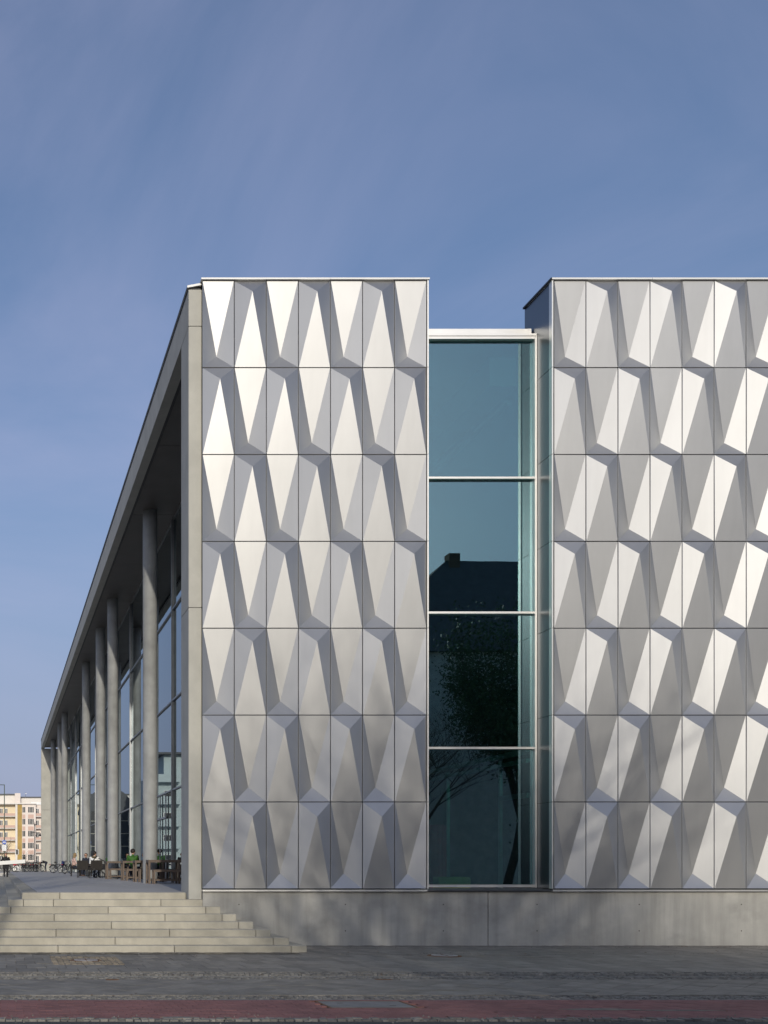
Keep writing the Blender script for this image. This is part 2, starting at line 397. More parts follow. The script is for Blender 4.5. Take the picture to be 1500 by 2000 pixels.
# ------------------------------------------------------------------ stairs and terrace
H, T = 0.1565, 0.33
ZT = EYE - 0.65                      # terrace level
YS = 25.43                           # top riser
yk = [YS - T*k for k in range(8)]
zk = [ZT - H*k for k in range(9)]
xl = [0.51 - 0.325*k for k in range(8)]
ends = [369, 400, 431, 462, 495, 529, 565, 600]
joints = [[117], [46, 104.5, 314.5], [21, 211.5, 402], [-90, 106, 322.5, 434], [-10, 218, 466], [-110, 109.5, 331.5, 500], [-5, 225, 534], [-100, 113.5, 341, 569]]
fill = MB()
for k in range(8):
    fill.box(xl[k]+.05, min(xa(ends[k], yk[k])-.05, 4.40 if k == 0 else 99), yk[k]+.05, 25.9 if k == 0 else max(25.04, yk[k]+.3), 0.0 if k == 7 else zk[k+1]-.02, zk[k]-.012)
st = structure(put('stairs', fill, 'core'))
YE = 96.0
for k in range(8):
    y0 = yk[k]; xs = [xl[k]] + [xa(j, y0) for j in joints[k]] + [xa(ends[k], y0)]
    if k == 0: xs[-1] = 4.424
    for i, (a, b) in enumerate(zip(xs, xs[1:])):
        last = i == len(xs)-2
        yb = 25.045 if (last and k > 1) else y0 + T + .08
        put('step_block', MB().cbox(a+.005, b-.005, y0, yb, zk[k+1]-(.03 if k < 7 else .05), zk[k], .012), 'step', st)
    # the flight turns the corner and runs back along the terrace
    ln = 2.9 if k < 3 else 12.0
    y = y0 + T + .085
    while y < YE:
        y2 = min(y+ln, YE)
        put('step_block', MB().cbox(xl[k], xl[k]+T+.05, y+.004, y2-.004, zk[k+1]-(.03 if k < 7 else .05), zk[k]-.001, .012), 'step', st)
        y = y2
ter = structure(put('terrace', MB().box(xl[0]+.36, 6.5, yk[0]+.42, 117, ZT-.5, ZT-.03), 'core'))
y = YS + T + .085; 
xr0 = xl[0]+T+.055
ys = [YS+T+.085] + [32.6+6.4*i for i in range(13)] + [116.9]
for a, b in zip(ys, ys[1:]):
    for c, d in ((xr0, 1.43), (1.43, 4.0), (4.0, 6.48)):
        if b < 33 and d > 4.4: d0 = d
        put('terrace_slab', MB().cbox(c+.005, d-.005, a+.005, b-.005, ZT-.06, ZT, .006), 'terrace', ter)
structure(put('plaza', MB().box(-160, 160, 117.05, 420, -.05, ZT-.01).box(-160, xl[0]-.0, 96.05, 117.04, -.05, ZT-.012), 'terrace'))
structure(put('lower_walk', MB().box(-160, xl[7]-.01, 25.1, 96.0, -.055, -.012), 'slab'))

# ------------------------------------------------------------------ the hall building
FY = 25.0                            # plane of the façade cladding
BB = Vector((4.43, 25.05, 0.0))
hall = thing('hall_building', 'large hall clad in folded silvery metal panels with a tall concrete colonnade', 'building', BB)
OFF = -BB
def part(name, mb, mats, smooth=False, label=None): return put(name, mb, mats, hall, OFF, smooth=smooth, label=label)

PW, PH, D = 0.7515, 2.036, 0.215
ZTOP = 15.6
def panel_mesh(kind):
    g, c = 0.007, 0.006
    x1 = PW/2-g; z1 = PH/2-g
    s = 1 if kind == 'in' else -1
    apex = (0, s*D, (-PH/2+PH*.175) if kind == 'in' else (PH/2-PH*.175))
    def ring(k, y): return [(-x1+k,y,-z1+k),(x1-k,y,-z1+k),(x1-k,y,z1-k),(-x1+k,y,z1-k)]
    v = ring(c,0) + ring(0,c) + ring(0,.035) + [apex]
    f = [(0,1,12),(1,2,12),(2,3,12),(3,0,12)]
    for k in range(4):
        j = (k+1) % 4; f += [(k,k+4,j+4,j),(k+4,k+8,j+8,j+4)]
    b = MB().add(v, f); return b.mesh('cladding_panel', 'panel')
PIN, POUT = panel_mesh('in'), panel_mesh('out')
XL, XR = 4.728, 12.97
def clad(x0, ncol):
    for r in range(7):
        for c in range(ncol):
            loc = Vector((x0+PW*(c+.5), FY, ZTOP-PH*(r+.5))) + OFF
            link('cladding_panel', PIN if (r+c) % 2 == 0 else POUT, hall, loc,
                 (R(random.gauss(0,.10)), 0, R(random.gauss(0,.12))))
clad(XL, 7); clad(XR, 14)
XLE = XL + 7*PW; XRE = XR + 14*PW
part('wing_wall', MB().box(XL+.02, XLE-.01, FY+.30, FY+1.1, 1.3, ZTOP), 'core')
part('wing_wall', MB().box(XR+.02, XRE, FY+.30, 26.26, 1.3, ZTOP).box(XR+.02, XRE, 26.26, 40, 1.3, 14.6), 'core')
# plinth
for a, b in ((4.752, 11.445), (11.46, 18.2), (18.215, 25.0), (25.015, 40.0)):
    part('plinth_slab', MB().cbox(a, b, FY+.05, FY+.5, -.05, 1.283, .008), 'plinth')
part('wing_wall', MB().box(XRE+.01, 60, FY+.3, 116, 0, ZTOP-.5), 'offwhite')
# light metal profile under the cladding
xj = [XL, xa(584, FY), XLE]
for a, b in zip(xj, xj[1:]): part('base_profile', MB().box(a+.002, b-.002, FY-.05, FY+.30, 1.288, 1.328), 'trim')
part('base_profile', MB().box(XR-.05, 16.3, FY-.05, FY+.30, 1.288, 1.328), 'trim'); part('base_profile', MB().box(16.304, XRE, FY-.05, FY+.30, 1.288, 1.328), 'trim')
# copings
def coping(x0, x1, y0=FY-.06, y1=FY+1.2):
    b = MB().box(x0, x1, y0, y1, ZTOP+.006, ZTOP+.044); return b
part('coping', coping(XL-.03, xa(643, FY)), 'cap'); part('coping', coping(xa(643.6, FY), XLE+.05), 'cap')
part('coping', coping(XR-.07, xa(1271, FY)), 'cap'); part('coping', coping(xa(1271.6, FY), XRE), 'cap')
part('lightning_rod', MB().tube((xa(1146,26.2), 26.2, ZTOP), (xa(1146,26.2), 26.2, ZTOP+.42), .006, .004, 6), 'steel')
part('lightning_rod', MB().tube((xa(775,26.0), 26.0, ZTOP), (xa(775,26.0), 26.0, ZTOP+.2), .006, .004, 6), 'steel')
# corner strips, one per panel row
for r in range(7):
    z1 = ZTOP-PH*r-.006; z0 = z1-PH+.012
    part('corner_strip', MB().box(XLE+.004, XLE+.036, FY-.03, FY+.85, z0, z1), 'trim')
    part('corner_strip', MB().box(XR-.062, XR-.030, FY-.03, FY+.10, z0, z1), 'trim')
    if r: part('side_panel', MB().box(XR-.055, XR-.035, FY+.104, FY+.655, z0, z1), 'side_metal')
    else: part('side_panel', MB().box(XR-.055, XR-.035, FY+.104, FY+.655, z0, 14.70).box(XR-.055, XR-.035, FY+.104, FY+1.28, 14.70, z1), 'side_metal')
part('corner_backing', MB().box(XR-.030, XR+.02, FY+.02, FY+.3, 1.33, ZTOP), 'core')
part('coping', MB().box(XR-.10, XR-.07, FY-.06, FY+1.29, ZTOP+.0, ZTOP+.044).box(XR-.07, XR+.6, FY+1.20, FY+1.29, ZTOP, ZTOP+.044), 'black')

# the tall recessed window
GY = 25.78
zs = [za(1729, 25.72), za(1461, 25.72), za(1197, 25.72), za(934, 25.72), za(664, 25.72)]
xw0, xw1 = XLE+.03, xa(1049, 25.66)
win = part('window', MB().box(xw1-.052, xw1, 25.66, 25.86, zs[0]-.06, zs[4]+.09).box(xw0, xw0+.05, 25.66, 25.86, zs[0]-.06, zs[4]+.09)
           .box(xw0+.05, xw1-.052, 25.66, 25.86, zs[4]+.0, zs[4]+.06).box(xw0+.05, xw1-.052, 25.66, 25.86, zs[0]-.05, zs[0]+.015)
           .box(xw0, xw1-.02, 25.64, 25.84, zs[4]+.066, zs[4]+.12), 'trim', label='tall recessed blue-green window between the two panelled wings')
for i in range(4):
    put('pane', MB().box(xw0+.05, xw1-.054, GY, GY+.012, zs[i]+.02, zs[i+1]-.012), 'glass', win)
    if i: put('transom', MB().box(xw0+.05, xw1-.053, 25.665, GY-.003, zs[i]-.028, zs[i]+.006).box(xw0+.05, xw1-.053, 25.68, GY-.003, zs[i]+.009, zs[i]+.024), 'trim', win)
part('roof_flashing', MB().box(xw0, xa(1037, 25.9), 25.88, 26.3, zs[4]+.09, za(643, 25.9)), 'trim')
part('window_sill', MB().box(XLE+.0, XR-.06, FY-.04, 25.66, 1.292, 1.335).box(XLE+.038, XR-.064, FY+.35, 25.655, 1.337, zs[0]-.07), 'side_metal')
# rooms behind the window
rm = part('room', MB().box(6.6, 16.0, 36.0, 36.2, 1.0, 14.9).box(9.2, 9.4, 26.05, 36.0, 1.26, 14.9), 'interior')
put('room_floor', MB().box(6.6, 16.0, 25.9, 36.0, 1.0, 1.25), 'interior_dark', rm)
put('gallery', MB().box(9.4, 12.4, 31.0, 36.0, 4.7, 5.0).box(11.9, 12.55, 25.95, 36.0, 13.55, 14.25).box(12.3, 12.42, 25.95, 36.0, 13.1, 13.2), 'gallery_dark', rm)
b = MB(); x = 9.5
cv = []; cf = []
for i in range(81):
    x = 9.5 + i*3.2/80; cv += [(x, 33.0+.07*math.sin(i*1.1), 5.4), (x, 33.0+.07*math.sin(i*1.1), 12.6)]
for i in range(80): cf.append((2*i, 2*i+2, 2*i+3, 2*i+1))
put('curtain', MB().add(cv, cf), 'curtain', rm)
put('balustrade', MB().box(9.5, 11.6, 30.0, 30.04, 12.9, 13.15), 'aqua', rm)
pt = MB()
for y in (27.4, 30.6, 33.4): pt.box(12.80, 12.88, y-.04, y+.04, 1.25, 4.7)
pt.box(12.78, 12.88, 25.95, 36.0, 4.62, 4.74).box(12.78, 12.88, 25.95, 36.0, 4.40, 4.50).box(12.80, 12.88, 25.95, 27.36, 3.55, 3.67)
put('partition', pt, 'mullion', rm)
tag(put('curtain_stand', MB().prism([(-.22+.03*math.sin(i*2.4)*0+.22*math.cos(i*math.pi/12)*(1+.08*math.cos(i*3))+.22, .2*math.sin(i*math.pi/12)*(1+.08*math.cos(i*3))) for i in range(24)], 0, 1.64).prism([(.2*math.cos(i*math.pi/8), .17*math.sin(i*math.pi/8)) for i in range(16)], 1.64, 1.68), 'red', None, (11.12, 27.2, 1.25)),
    'tall dark red draped stand inside the bottom pane of the recessed window', 'stand')
tag(put('bench_cushion', MB().cbox(-.40,.40,-.2,.2,0,.36,.03), 'yellow', None, (11.25, 26.6, 1.25)), 'low yellow seat inside the bottom pane of the recessed window', 'seat')

# roof over the hall
part('roof', MB().box(XLE, 13.6, 26.31, 40, 14.62, 14.85).box(XLE, 12.9, 25.90, 26.31, 14.60, zs[4]+.085).box(6.4, XRE-.1, 40.1, 116.4, 15.1, 15.5).box(4.75, XLE-.1, FY+1.12, 40.09, 15.1, 15.5).box(XLE-.1, XRE, 40.0, 40.09, 1.3, 15.4), 'roof')

# concrete corner pier in three lifts, sitting on the second step
PX0, PX1, PY0, PY1 = 4.43, 4.738, 25.12, 26.15
zj = [zk[1], za(1186, 25.1), za(636, 25.1), 15.5]
for i in range(2): part('pier_block', MB().cbox(PX0, PX1, PY0, PY1, zj[i]+.006, zj[i+1]-.006, .01), 'concrete')
part('pier_joint', MB().box(PX0+.03, PX1-.01, PY0+.03, PY1-.03, zk[1], 15.4), 'core')
ZB = za(636, 25.1)                    # underside of the edge beam
YEND = 116.5
part('edge_beam', MB().cbox(PX0, PX1, PY0, YEND, ZB+.006, 15.46, .008), 'concrete')
cap = MB().add([(PX0-.035,PY0-.03,15.49),(XL-.005,PY0-.03,15.55),(XL-.005,YEND,15.55),(PX0-.035,YEND,15.49),
                (PX0-.035,PY0-.03,15.54),(XL-.005,PY0-.03,15.60),(XL-.005,YEND,15.60),(PX0-.035,YEND,15.54)],
               [(0,3,2,1),(4,5,6,7),(0,1,5,4),(1,2,6,5),(2,3,7,6)], 0)
cap.add([(PX0-.035,PY0-.03,15.49),(PX0-.035,YEND,15.49),(PX0-.035,YEND,15.54),(PX0-.035,PY0-.03,15.54)], [(0,3,2,1)], 1)
cap.box(PX0-.012, PX1-.02, PY0+.03, YEND-.02, 15.455, 15.50, 1)
part('beam_cap', cap, ['cap', 'black'])
# soffit: dark boards in 6.4 m bays
ZS = ZB + .10; GX = 6.38
sy = [26.2] + [32.55+6.38*i for i in range(14)]
sy = [y for y in sy if y < 115] + [116.0]
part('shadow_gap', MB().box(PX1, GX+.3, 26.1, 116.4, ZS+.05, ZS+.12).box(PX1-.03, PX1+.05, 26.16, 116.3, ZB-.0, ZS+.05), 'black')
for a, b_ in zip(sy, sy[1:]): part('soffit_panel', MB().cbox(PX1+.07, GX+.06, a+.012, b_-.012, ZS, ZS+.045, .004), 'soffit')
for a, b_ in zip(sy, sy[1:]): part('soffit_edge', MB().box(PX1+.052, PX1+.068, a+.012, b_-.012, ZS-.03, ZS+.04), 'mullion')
# round columns
for Y in (38.6, 51.4, 57.7, 67.4, 89.9, 96.3, 109.3):
    b = MB(); n = 28; rr = .26
    zz = [ZT+.001, ZT+3.9, ZT+3.902, ZT+8.0, ZT+8.002, ZS+.02]
    rs = [rr, rr, rr*.994, rr*.994, rr, rr]
    vs = []; fs = []
    for z, r_ in zip(zz, rs):
        for k in range(n): a = 2*math.pi*k/n; vs.append((5.41+r_*math.cos(a), Y+r_*math.sin(a), z))
    for i in range(len(zz)-1):
        for k in range(n): j=(k+1)%n; fs.append((i*n+k, i*n+j, (i+1)*n+j, (i+1)*n+k))
    part('column', b.add(vs, fs), 'column', smooth=True)
# closing wall at the far end
for a, b_ in ((ZT-.05, EYE+6.0), (EYE+6.02, ZB)):
    part('end_wall_block', MB().cbox(PX0, GX+.1, 116.0, 116.5, a+.006, b_-.004, .01), 'concrete')
# glass wall
gw = part('glass_wall', MB().box(GX-.03, GX+.09, 26.15, 116.0, ZT, ZT+.07).box(GX-.03, GX+.09, 26.15, 116.0, ZS-.07, ZS-.002), 'mullion', label='tall glazed wall behind the round columns')
gy = [26.2] + [32.95+6.35*i for i in range(13)] + [115.9]
gz = [ZT+.07, EYE+2.78, EYE+6.07, EYE+9.42, ZS-.07]
for i, (a, b_) in enumerate(zip(gy, gy[1:])):
    put('mullion', MB().box(GX-.09, GX+.12, b_-.04, b_+.04, ZT+.071, ZS-.071), 'mullion', gw)
    for j in range(4):
        put('pane', MB().box(GX, GX+.02, a+.045, b_-.045, gz[j]+.03, gz[j+1]-.03), 'glass_hall', gw)
        if j: put('transom', MB().box(GX-.06, GX+.10, a+.041, b_-.041, gz[j]-.028, gz[j]+.028), 'mullion', gw)
# glazed door near the corner pier
dr = MB()
for y in (39.3+1.55, 39.3+3.0): dr.box(GX-.07, GX-.031, y-.035, y+.035, ZT+.08, EYE+2.74)
dr.box(GX-.07, GX-.031, 40.9, 45.5, EYE+1.80, EYE+1.87)
dr.tube((GX-.12, 43.5, ZT+.9), (GX-.12, 43.5, ZT+1.5), .02, .02, 8)
put('door_frame', dr, 'mullion', gw)
# hall interior seen through the glass
hi = part('hall_interior', MB().box(13.0, 13.2, 40.2, 115.5, ZT, 14.9), 'interior')
put('hall_floor', MB().box(GX+.1, 13.0, 26.2, 115.5, ZT-.3, ZT-.005), 'interior_dark', hi)
put('hall_ceiling', MB().box(GX+.13, 13.0, 40.2, 115.5, 14.6, 14.9), 'interior_dark', hi)

# ------------------------------------------------------------------ trees
def bare_tree(name, label, loc, height, spread, seed, levels=5, trunk_r=.22, bole=.28, group=None, ivy=False):
    rng = random.Random(seed); t = thing(name, label, 'tree', loc, 0, group)
    tr = MB(); cr = MB(); tips = []
    def grow(p, d, ln, r, lev):
        segs = 3 if lev < 3 else 2; q = Vector(p)
        for i in range(segs):
            d2 = (d + Vector((rng.gauss(0,.10), rng.gauss(0,.10), rng.gauss(.03,.06)))).normalized()
            p2 = q + d2*ln/segs; r2 = r*(1-.22/segs*1.5)
            (tr if lev == 0 else cr).tube(q, p2, r, r2, 7 if lev < 2 else (5 if lev < 4 else 3), caps=False)
            if lev and i < segs-1 and lev < levels:
                a = rng.uniform(0, 6.28); side = Vector((math.cos(a), math.sin(a), rng.uniform(.1,.7)))
                grow(p2, (d2*.6+side*.9*spread).normalized(), ln*rng.uniform(.5,.7), r2*.55, lev+1)
            q, d, r = p2, d2, r2
        tips.append(q)
        if lev < levels:
            for k in range(rng.choice((2,3,3)) if lev else rng.choice((3,4))):
                a = rng.uniform(0, 6.28); side = Vector((math.cos(a), math.sin(a), rng.uniform(-.1,.5)))
                grow(q, (d*.9+side*.75*spread).normalized(), ln*rng.uniform(.62,.85), r*rng.uniform(.55,.72), lev+1)
    grow(Vector((0,0,-.1)), Vector((rng.gauss(0,.03), rng.gauss(0,.03), 1)), height*bole, trunk_r, 0)
    put('trunk', tr, 'bark', t, smooth=True); put('crown', cr, 'bark', t, smooth=True)
    if ivy:
        lv = MB()
        for p in tips:
            for k in range(ivy):
                c = p + Vector((rng.gauss(0,.38), rng.gauss(0,.38), rng.gauss(-.15,.4)))
                a, b = Vector((rng.gauss(0,1),rng.gauss(0,1),rng.gauss(0,1))).normalized()*.085, Vector((rng.gauss(0,1),rng.gauss(0,1),rng.gauss(0,1))).normalized()*.06
                lv.add([c-a, c+b, c+a, c-b], [(0,1,2,3)])
        put('leaves', lv, 'leaf', t)
    return t
bare_tree('street_tree', 'bare street tree across the road whose shadow falls on the lower panels', (7.0, -3.5, 0), 20.5, .9, 11, 6, .36, .25)
bare_tree('street_tree', 'second bare street tree shading the lower left wing', (7.2, -5.5, 0), 19.0, .85, 12, 6, .36, .26)
bare_tree('street_tree', 'third bare tree behind the other two, added to deepen the shade on the wing', (6.2, -9.5, 0), 20.5, .9, 14, 6, .36, .27)  # extra tree put in to darken the lower left wing
bare_tree('street_tree', 'bare street tree across the road shading the right wing foot', (10.3, -2.0, 0), 13.0, .65, 5, 6, .13, .26)
bare_tree('street_tree', 'bare street tree across the road right of the window axis', (20.9, -2.6, 0), 14.0, 1.0, 23, 5, .22, .25)
bare_tree('street_tree', 'leafy dark tree mirrored in the middle of the recessed window', (27.2, -6.0, 0), 17.5, .36, 8, 5, .26, .25, ivy=22)
pl = []
for i in range(12):  # unseen trees added to filter the sun on plinth and paving
    lab = 'unseen twiggy tree added behind the camera to thin the sun on the plinth, %s from left in %s row' % (('first','second','third','fourth','fifth')[i % 5], ('middle','back','front')[i//5])
    if i < 2: o = bare_tree('added_shade_tree', lab, (0, 0, 0), 18.5, 1.05, 51+i, 7, .30, .30, group='unseen trees added behind the camera to shade the plinth')
    else: o = copy_tree(pl[i % 2]); o['label'] = lab; o.rotation_euler.z = i*1.31
    o.location = (2.6+4.3*i, -34+.8*math.sin(i*2.1), 0) if i < 5 else ((4.4+4.3*(i-5), -39, 0) if i < 10 else (7.6+4.4*(i-10), -30.5, 0))
    pl.append(o)
bare_tree('street_tree', 'unseen tall narrow tree added to cast the shadow band across the terrace', (-4.6, -14.0, 0), 15.0, .10, 31, 5, .40, .42)  # unseen caster added for the soft shadow band on the terrace

# ------------------------------------------------------------------ houses
def windows(root, wall_y, xs, zs_, w, h, face=1, axis='y', sill='offwhite'):
    """window > frame, sill; facing -y when face=1, +y when face=-1, +x for axis 'x'"""
    for z in zs_:
        for x in xs:
            def bx(mb, a0, a1, d0, d1, z0, z1):
                if axis == 'y':
                    y0, y1 = sorted((wall_y-face*d0, wall_y-face*d1)); mb.box(a0, a1, y0, y1, z0, z1)
                else:
                    y0, y1 = sorted((wall_y+d0, wall_y+d1)); mb.box(y0, y1, a0, a1, z0, z1)
                return mb
            wd = put('window', bx(MB(), x-w/2, x+w/2, .0, .02, z, z+h), 'winglass', root)
            fr = MB()
            bx(fr, x-w/2-.06, x-w/2+.02, .021, .07, z, z+h); bx(fr, x+w/2-.02, x+w/2+.06, .021, .07, z, z+h)
            bx(fr, x-.03, x+.03, .021, .06, z+.06, z+h-.06); bx(fr, x-w/2+.02, x+w/2-.02, .021, .065, z, z+.06); bx(fr, x-w/2+.02, x+w/2-.02, .021, .065, z+h-.06, z+h)
            put('frame', fr, 'white', wd)
            put('sill', bx(MB(), x-w/2-.08, x+w/2+.08, .0, .12, z-.08, z-.005), sill, wd)

# across the street, behind the camera: what the window and the panels mirror
o1 = thing('town_house', 'dark hipped-roof town house across the street, mirrored in the recessed window', 'house', (30.3, -15.0, 0))
put('wall', MB().box(-8, 10, -9, 0, 0, 15.2), 'darkwall', o1)
put('roof', MB().add([(-8.4,.4,15.2),(10.4,.4,15.2),(10.4,-9.4,15.2),(-8.4,-9.4,15.2),(-.6,-4.5,22.2),(10.4,-4.5,22.0)],
    [(0,1,5,4),(2,3,4,5),(3,0,4),(1,2,5),(0,3,2,1)]), 'roof', o1)
put('chimney', MB().box(-.55,.15,-4.9,-4.1,20.8,22.6), 'brick', o1)
windows(o1, 0, [2.9,6.2], [5.0,11.8], 1.2, 1.8, face=-1)
o2 = thing('shop_row', 'low flat-roofed brick row across the street behind the camera', 'house', (-6.0, -15.0, 0))
put('wall', MB().box(-14, 8.2, -9, 0, 0, 6.6), 'brick', o2); put('roof', MB().box(-14.2, 8.2, -9.2, .25, 6.62, 6.9), 'roof', o2)
windows(o2, 0, [-12.5+2.6*i for i in range(8)], [1.2, 4.2], 1.4, 1.7, face=-1)
o3 = thing('office_row', 'taller flat-roofed grey row across the street behind the camera', 'house', (10.8, -15.0, 0))
put('wall', MB().box(-3.6, 8.6, -9, 0, 0, 7.4), 'darkwall', o3); put('roof', MB().box(-3.6, 8.8, -9.2, .25, 7.42, 7.7), 'roof', o3)
windows(o3, 0, [-2.2+2.4*i for i in range(5)], [1.2, 4.6], 1.4, 1.9, face=-1)
o4 = thing('town_house', 'long pitched-roof town house farther right across the street', 'house', (58.0, -15.0, 0))
put('wall', MB().box(-18, 18, -10, 0, 0, 14.5), 'darkwall', o4)
put('roof', MB().add([(-18.4,.4,14.5),(18.4,.4,14.5),(18.4,-10.4,14.5),(-18.4,-10.4,14.5),(-18.4,-5,19.0),(18.4,-5,19.0)], [(0,1,5,4),(2,3,4,5),(3,0,4),(1,2,5),(0,3,2,1)]), 'roof', o4)
windows(o4, 0, [-16+3.2*i for i in range(11)], [1.6,5.0,8.4,11.4], 1.2, 1.8, face=-1)

# the apartment house seen past the colonnade, about 260 m away
AY = 258.0
def X(px): return xa(px, AY)
def Z(py): return za(py, AY)
AB = Vector((X(40), AY, ZT)); ap = thing('apartment_house', 'peach and cream apartment house with salmon balconies in the far left background', 'building', AB)
def ap_part(name, mb, mats, parent=None): return put(name, mb, mats, parent or ap, -AB if parent is None else (0,0,0))
yE = 1571
ap_part('wall', MB().box(X(-160), X(30), AY+1.6, AY+14, ZT-.1, Z(yE)), 'cream')
ap_part('pier', MB().box(X(30), X(34), AY-.2, AY+14, ZT-.1, Z(yE)), 'offwhite')
ap_part('stair_panel', MB().box(X(34), X(43), AY-.05, AY+14, ZT-.1, Z(1575)).box(X(34), X(43), AY-.0, AY+14, Z(1575), Z(yE)), 'gold')
ap_part('wall', MB().box(X(43), X(70), AY, AY+14, ZT-.1, Z(yE)), 'peach')
ap_part('wall', MB().box(X(70), X(110), AY+1.8, AY+14, ZT-.1, Z(yE-3)), 'peach')
ap_part('eave', MB().box(X(-160), X(71), AY-.5, AY+14.2, Z(yE)+.02, Z(yE)+.28), 'offwhite')
ap_part('attic', MB().box(X(-160), X(29), AY+2.5, AY+13, Z(yE)+.3, Z(1552)), 'offwhite')
ap_part('attic', MB().box(X(40), X(112), AY+3.0, AY+13, Z(yE)+.3, Z(1557)), 'offwhite')
ap_part('roof', MB().box(X(-160), X(29.5), AY+2.2, AY+13.3, Z(1552)+.02, Z(1552)+.35).box(X(40), X(112), AY+2.7, AY+13.3, Z(1557)+.02, Z(1557)+.3), 'roof')
ap_part('chimney', MB().box(X(29), X(40), AY+.3, AY+8, Z(yE)+.3, Z(1549)), 'peach')
ap_part('chimney', MB().box(X(12), X(20), AY+6, AY+8, Z(1552)+.35, Z(1547)), 'tile'); ap_part('chimney', MB().box(X(42), X(58), AY+6, AY+8, Z(1557)+.3, Z(1553.5)), 'tile')
ap_part('antenna', MB().tube((X(51), AY+7, Z(1554)), (X(51), AY+7, Z(1544)), .06, .05, 5).tube((X(50), AY+7, Z(1547)), (X(53), AY+7, Z(1545.5)), .05, .05, 5), 'steel')
ap_part('terrace_wall', MB().box(X(61), X(112), AY+1.5, AY+1.7, Z(1571), Z(1566)), 'white')
FL = [1595, 1618.3, 1641.7, 1665, 1688]
for f in FL:
    for (a, c) in ((-40, 29.6), (70.3, 100)):
        if f > 1680: continue
        y0 = AY-.1 if a < 0 else AY+.2
        ap_part('balcony_slab', MB().box(X(a), X(c), y0, y0+1.75, Z(f), Z(f)+.18), 'offwhite')
        bp = ap_part('balcony_parapet', MB().box(X(a)+.05, X(c), y0, y0+.1, Z(f)+.2, Z(f-6.6)), 'pinkpanel')
    zb = Z(f-8) if f < 1600 else Z(f-8)
    for (a, c) in ((0.3, 5), (10.5, 14.5), (-14, -6), (-34,-26)):
        w = ap_part('window', MB().box(X(a-1), X(c+.5), AY+1.5, AY+1.59, Z(f-1), Z(f-17)), 'white')
        put('pane', MB().box(X(a-.2), X((a+c)/2-.4), AY+1.46, AY+1.498, Z(f-2.), Z(f-16.2)), 'winglass', w); put('pane', MB().box(X((a+c)/2+.4), X(c), AY+1.46, AY+1.498, Z(f-2.), Z(f-16.2)), 'winglass', w)
    for (a, c, n) in ((43.5, 49.5, 2), (54.5, 66, 4)):
        w = ap_part('window', MB().box(X(a), X(c), AY-.1, AY-.01, Z(f-7.5), Z(f-19.5)), 'offwhite')
        for k in range(n):
            d = (c-a)/n; put('pane', MB().box(X(a+k*d+.45), X(a+(k+1)*d-.3), AY-.14, AY-.103, Z(f-8.2), Z(f-18.8)), 'winglass', w)
        if f < 1680: ap_part('infill_panel', MB().box(X(a+.3), X(c-.2), AY-.06, AY-.005, Z(f+3.8), Z(f-4.2)), 'pinkpanel')
    w = ap_part('window', MB().box(X(71), X(76.5), AY+1.7, AY+1.79, Z(f-1), Z(f-17)), 'white')
    put('pane', MB().box(X(71.4), X(73.4), AY+1.66, AY+1.698, Z(f-1.5), Z(f-16.2)), 'winglass', w); put('pane', MB().box(X(74.2), X(76), AY+1.66, AY+1.698, Z(f-1.5), Z(f-16.2)), 'winglass', w)

# houses left of the frame, mirrored in the colonnade glass
r1 = thing('balcony_house', 'pale aqua house with stepped balconies mirrored in the colonnade glass', 'building', (-16.5, 150, 0))
put('wall', MB().box(-6, 8.0, 0, 12, -.05, 14.6), 'aqua', r1); put('upper_storey', MB().box(-4, 6.0, 2, 12, 14.6, 17.6), 'aqua', r1)
put('roof', MB().box(-4.8, 7.0, .8, 12.5, 17.62, 17.9), 'roof', r1)
for z in (4.2, 7.3, 10.4, 13.5):
    put('balcony', MB().box(4.2, 7.4, -1.5, -.005, z, z+.2).box(4.2, 7.4, -1.5, -1.38, z+.2, z+1.1).box(4.2, 4.3, -1.38, -.005, z+.2, z+1.1).box(7.3, 7.4, -1.38, -.005, z+.2, z+1.1), 'aqua', r1)
windows(r1, 0, [-4.5,-2.2,.1,2.6,5.6], [1.8,4.6,7.7,10.8], 1.3, 1.6); windows(r1, 8.0, [2,5,8.5], [1.8,4.6,7.7,10.8], 1.3, 1.6, axis='x')
r2 = thing('arched_hall', 'grey building with a tall arched glass front mirrored in the colonnade glass', 'building', (-4.5, 172, 0))
put('wall', MB().box(-4, 3.6, .3, 14, -.05, 11.2), 'darkwall', r2)
arc = [(-4.2,10.6)]+[(-.2+4.0*math.cos(math.pi-i*math.pi/16), 10.6+4.0*math.sin(math.pi-i*math.pi/16)*.95) for i in range(17)]+[(3.8,10.6)]
put('arched_roof', MB().add([(x,.0,z) for x,z in arc]+[(x,14,z) for x,z in arc], [tuple(range(len(arc)-1,-1,-1)), tuple(range(len(arc),2*len(arc)))]+[(k,(k+1)%len(arc),(k+1)%len(arc)+len(arc),k+len(arc)) for k in range(len(arc))]), 'roof', r2)
for i in range(5):
    for j in range(4): put('pane', MB().box(-3.4+i*1.34, -3.4+i*1.34+1.2, .1, .29, 3.0+j*2.05, 3.0+j*2.05+1.9), 'winglass', r2)
    if i in (1,2,3): put('pane', MB().box(-3.4+i*1.34, -3.4+i*1.34+1.2, -.15, -.01, 11.2, 13.2), 'winglass', r2)

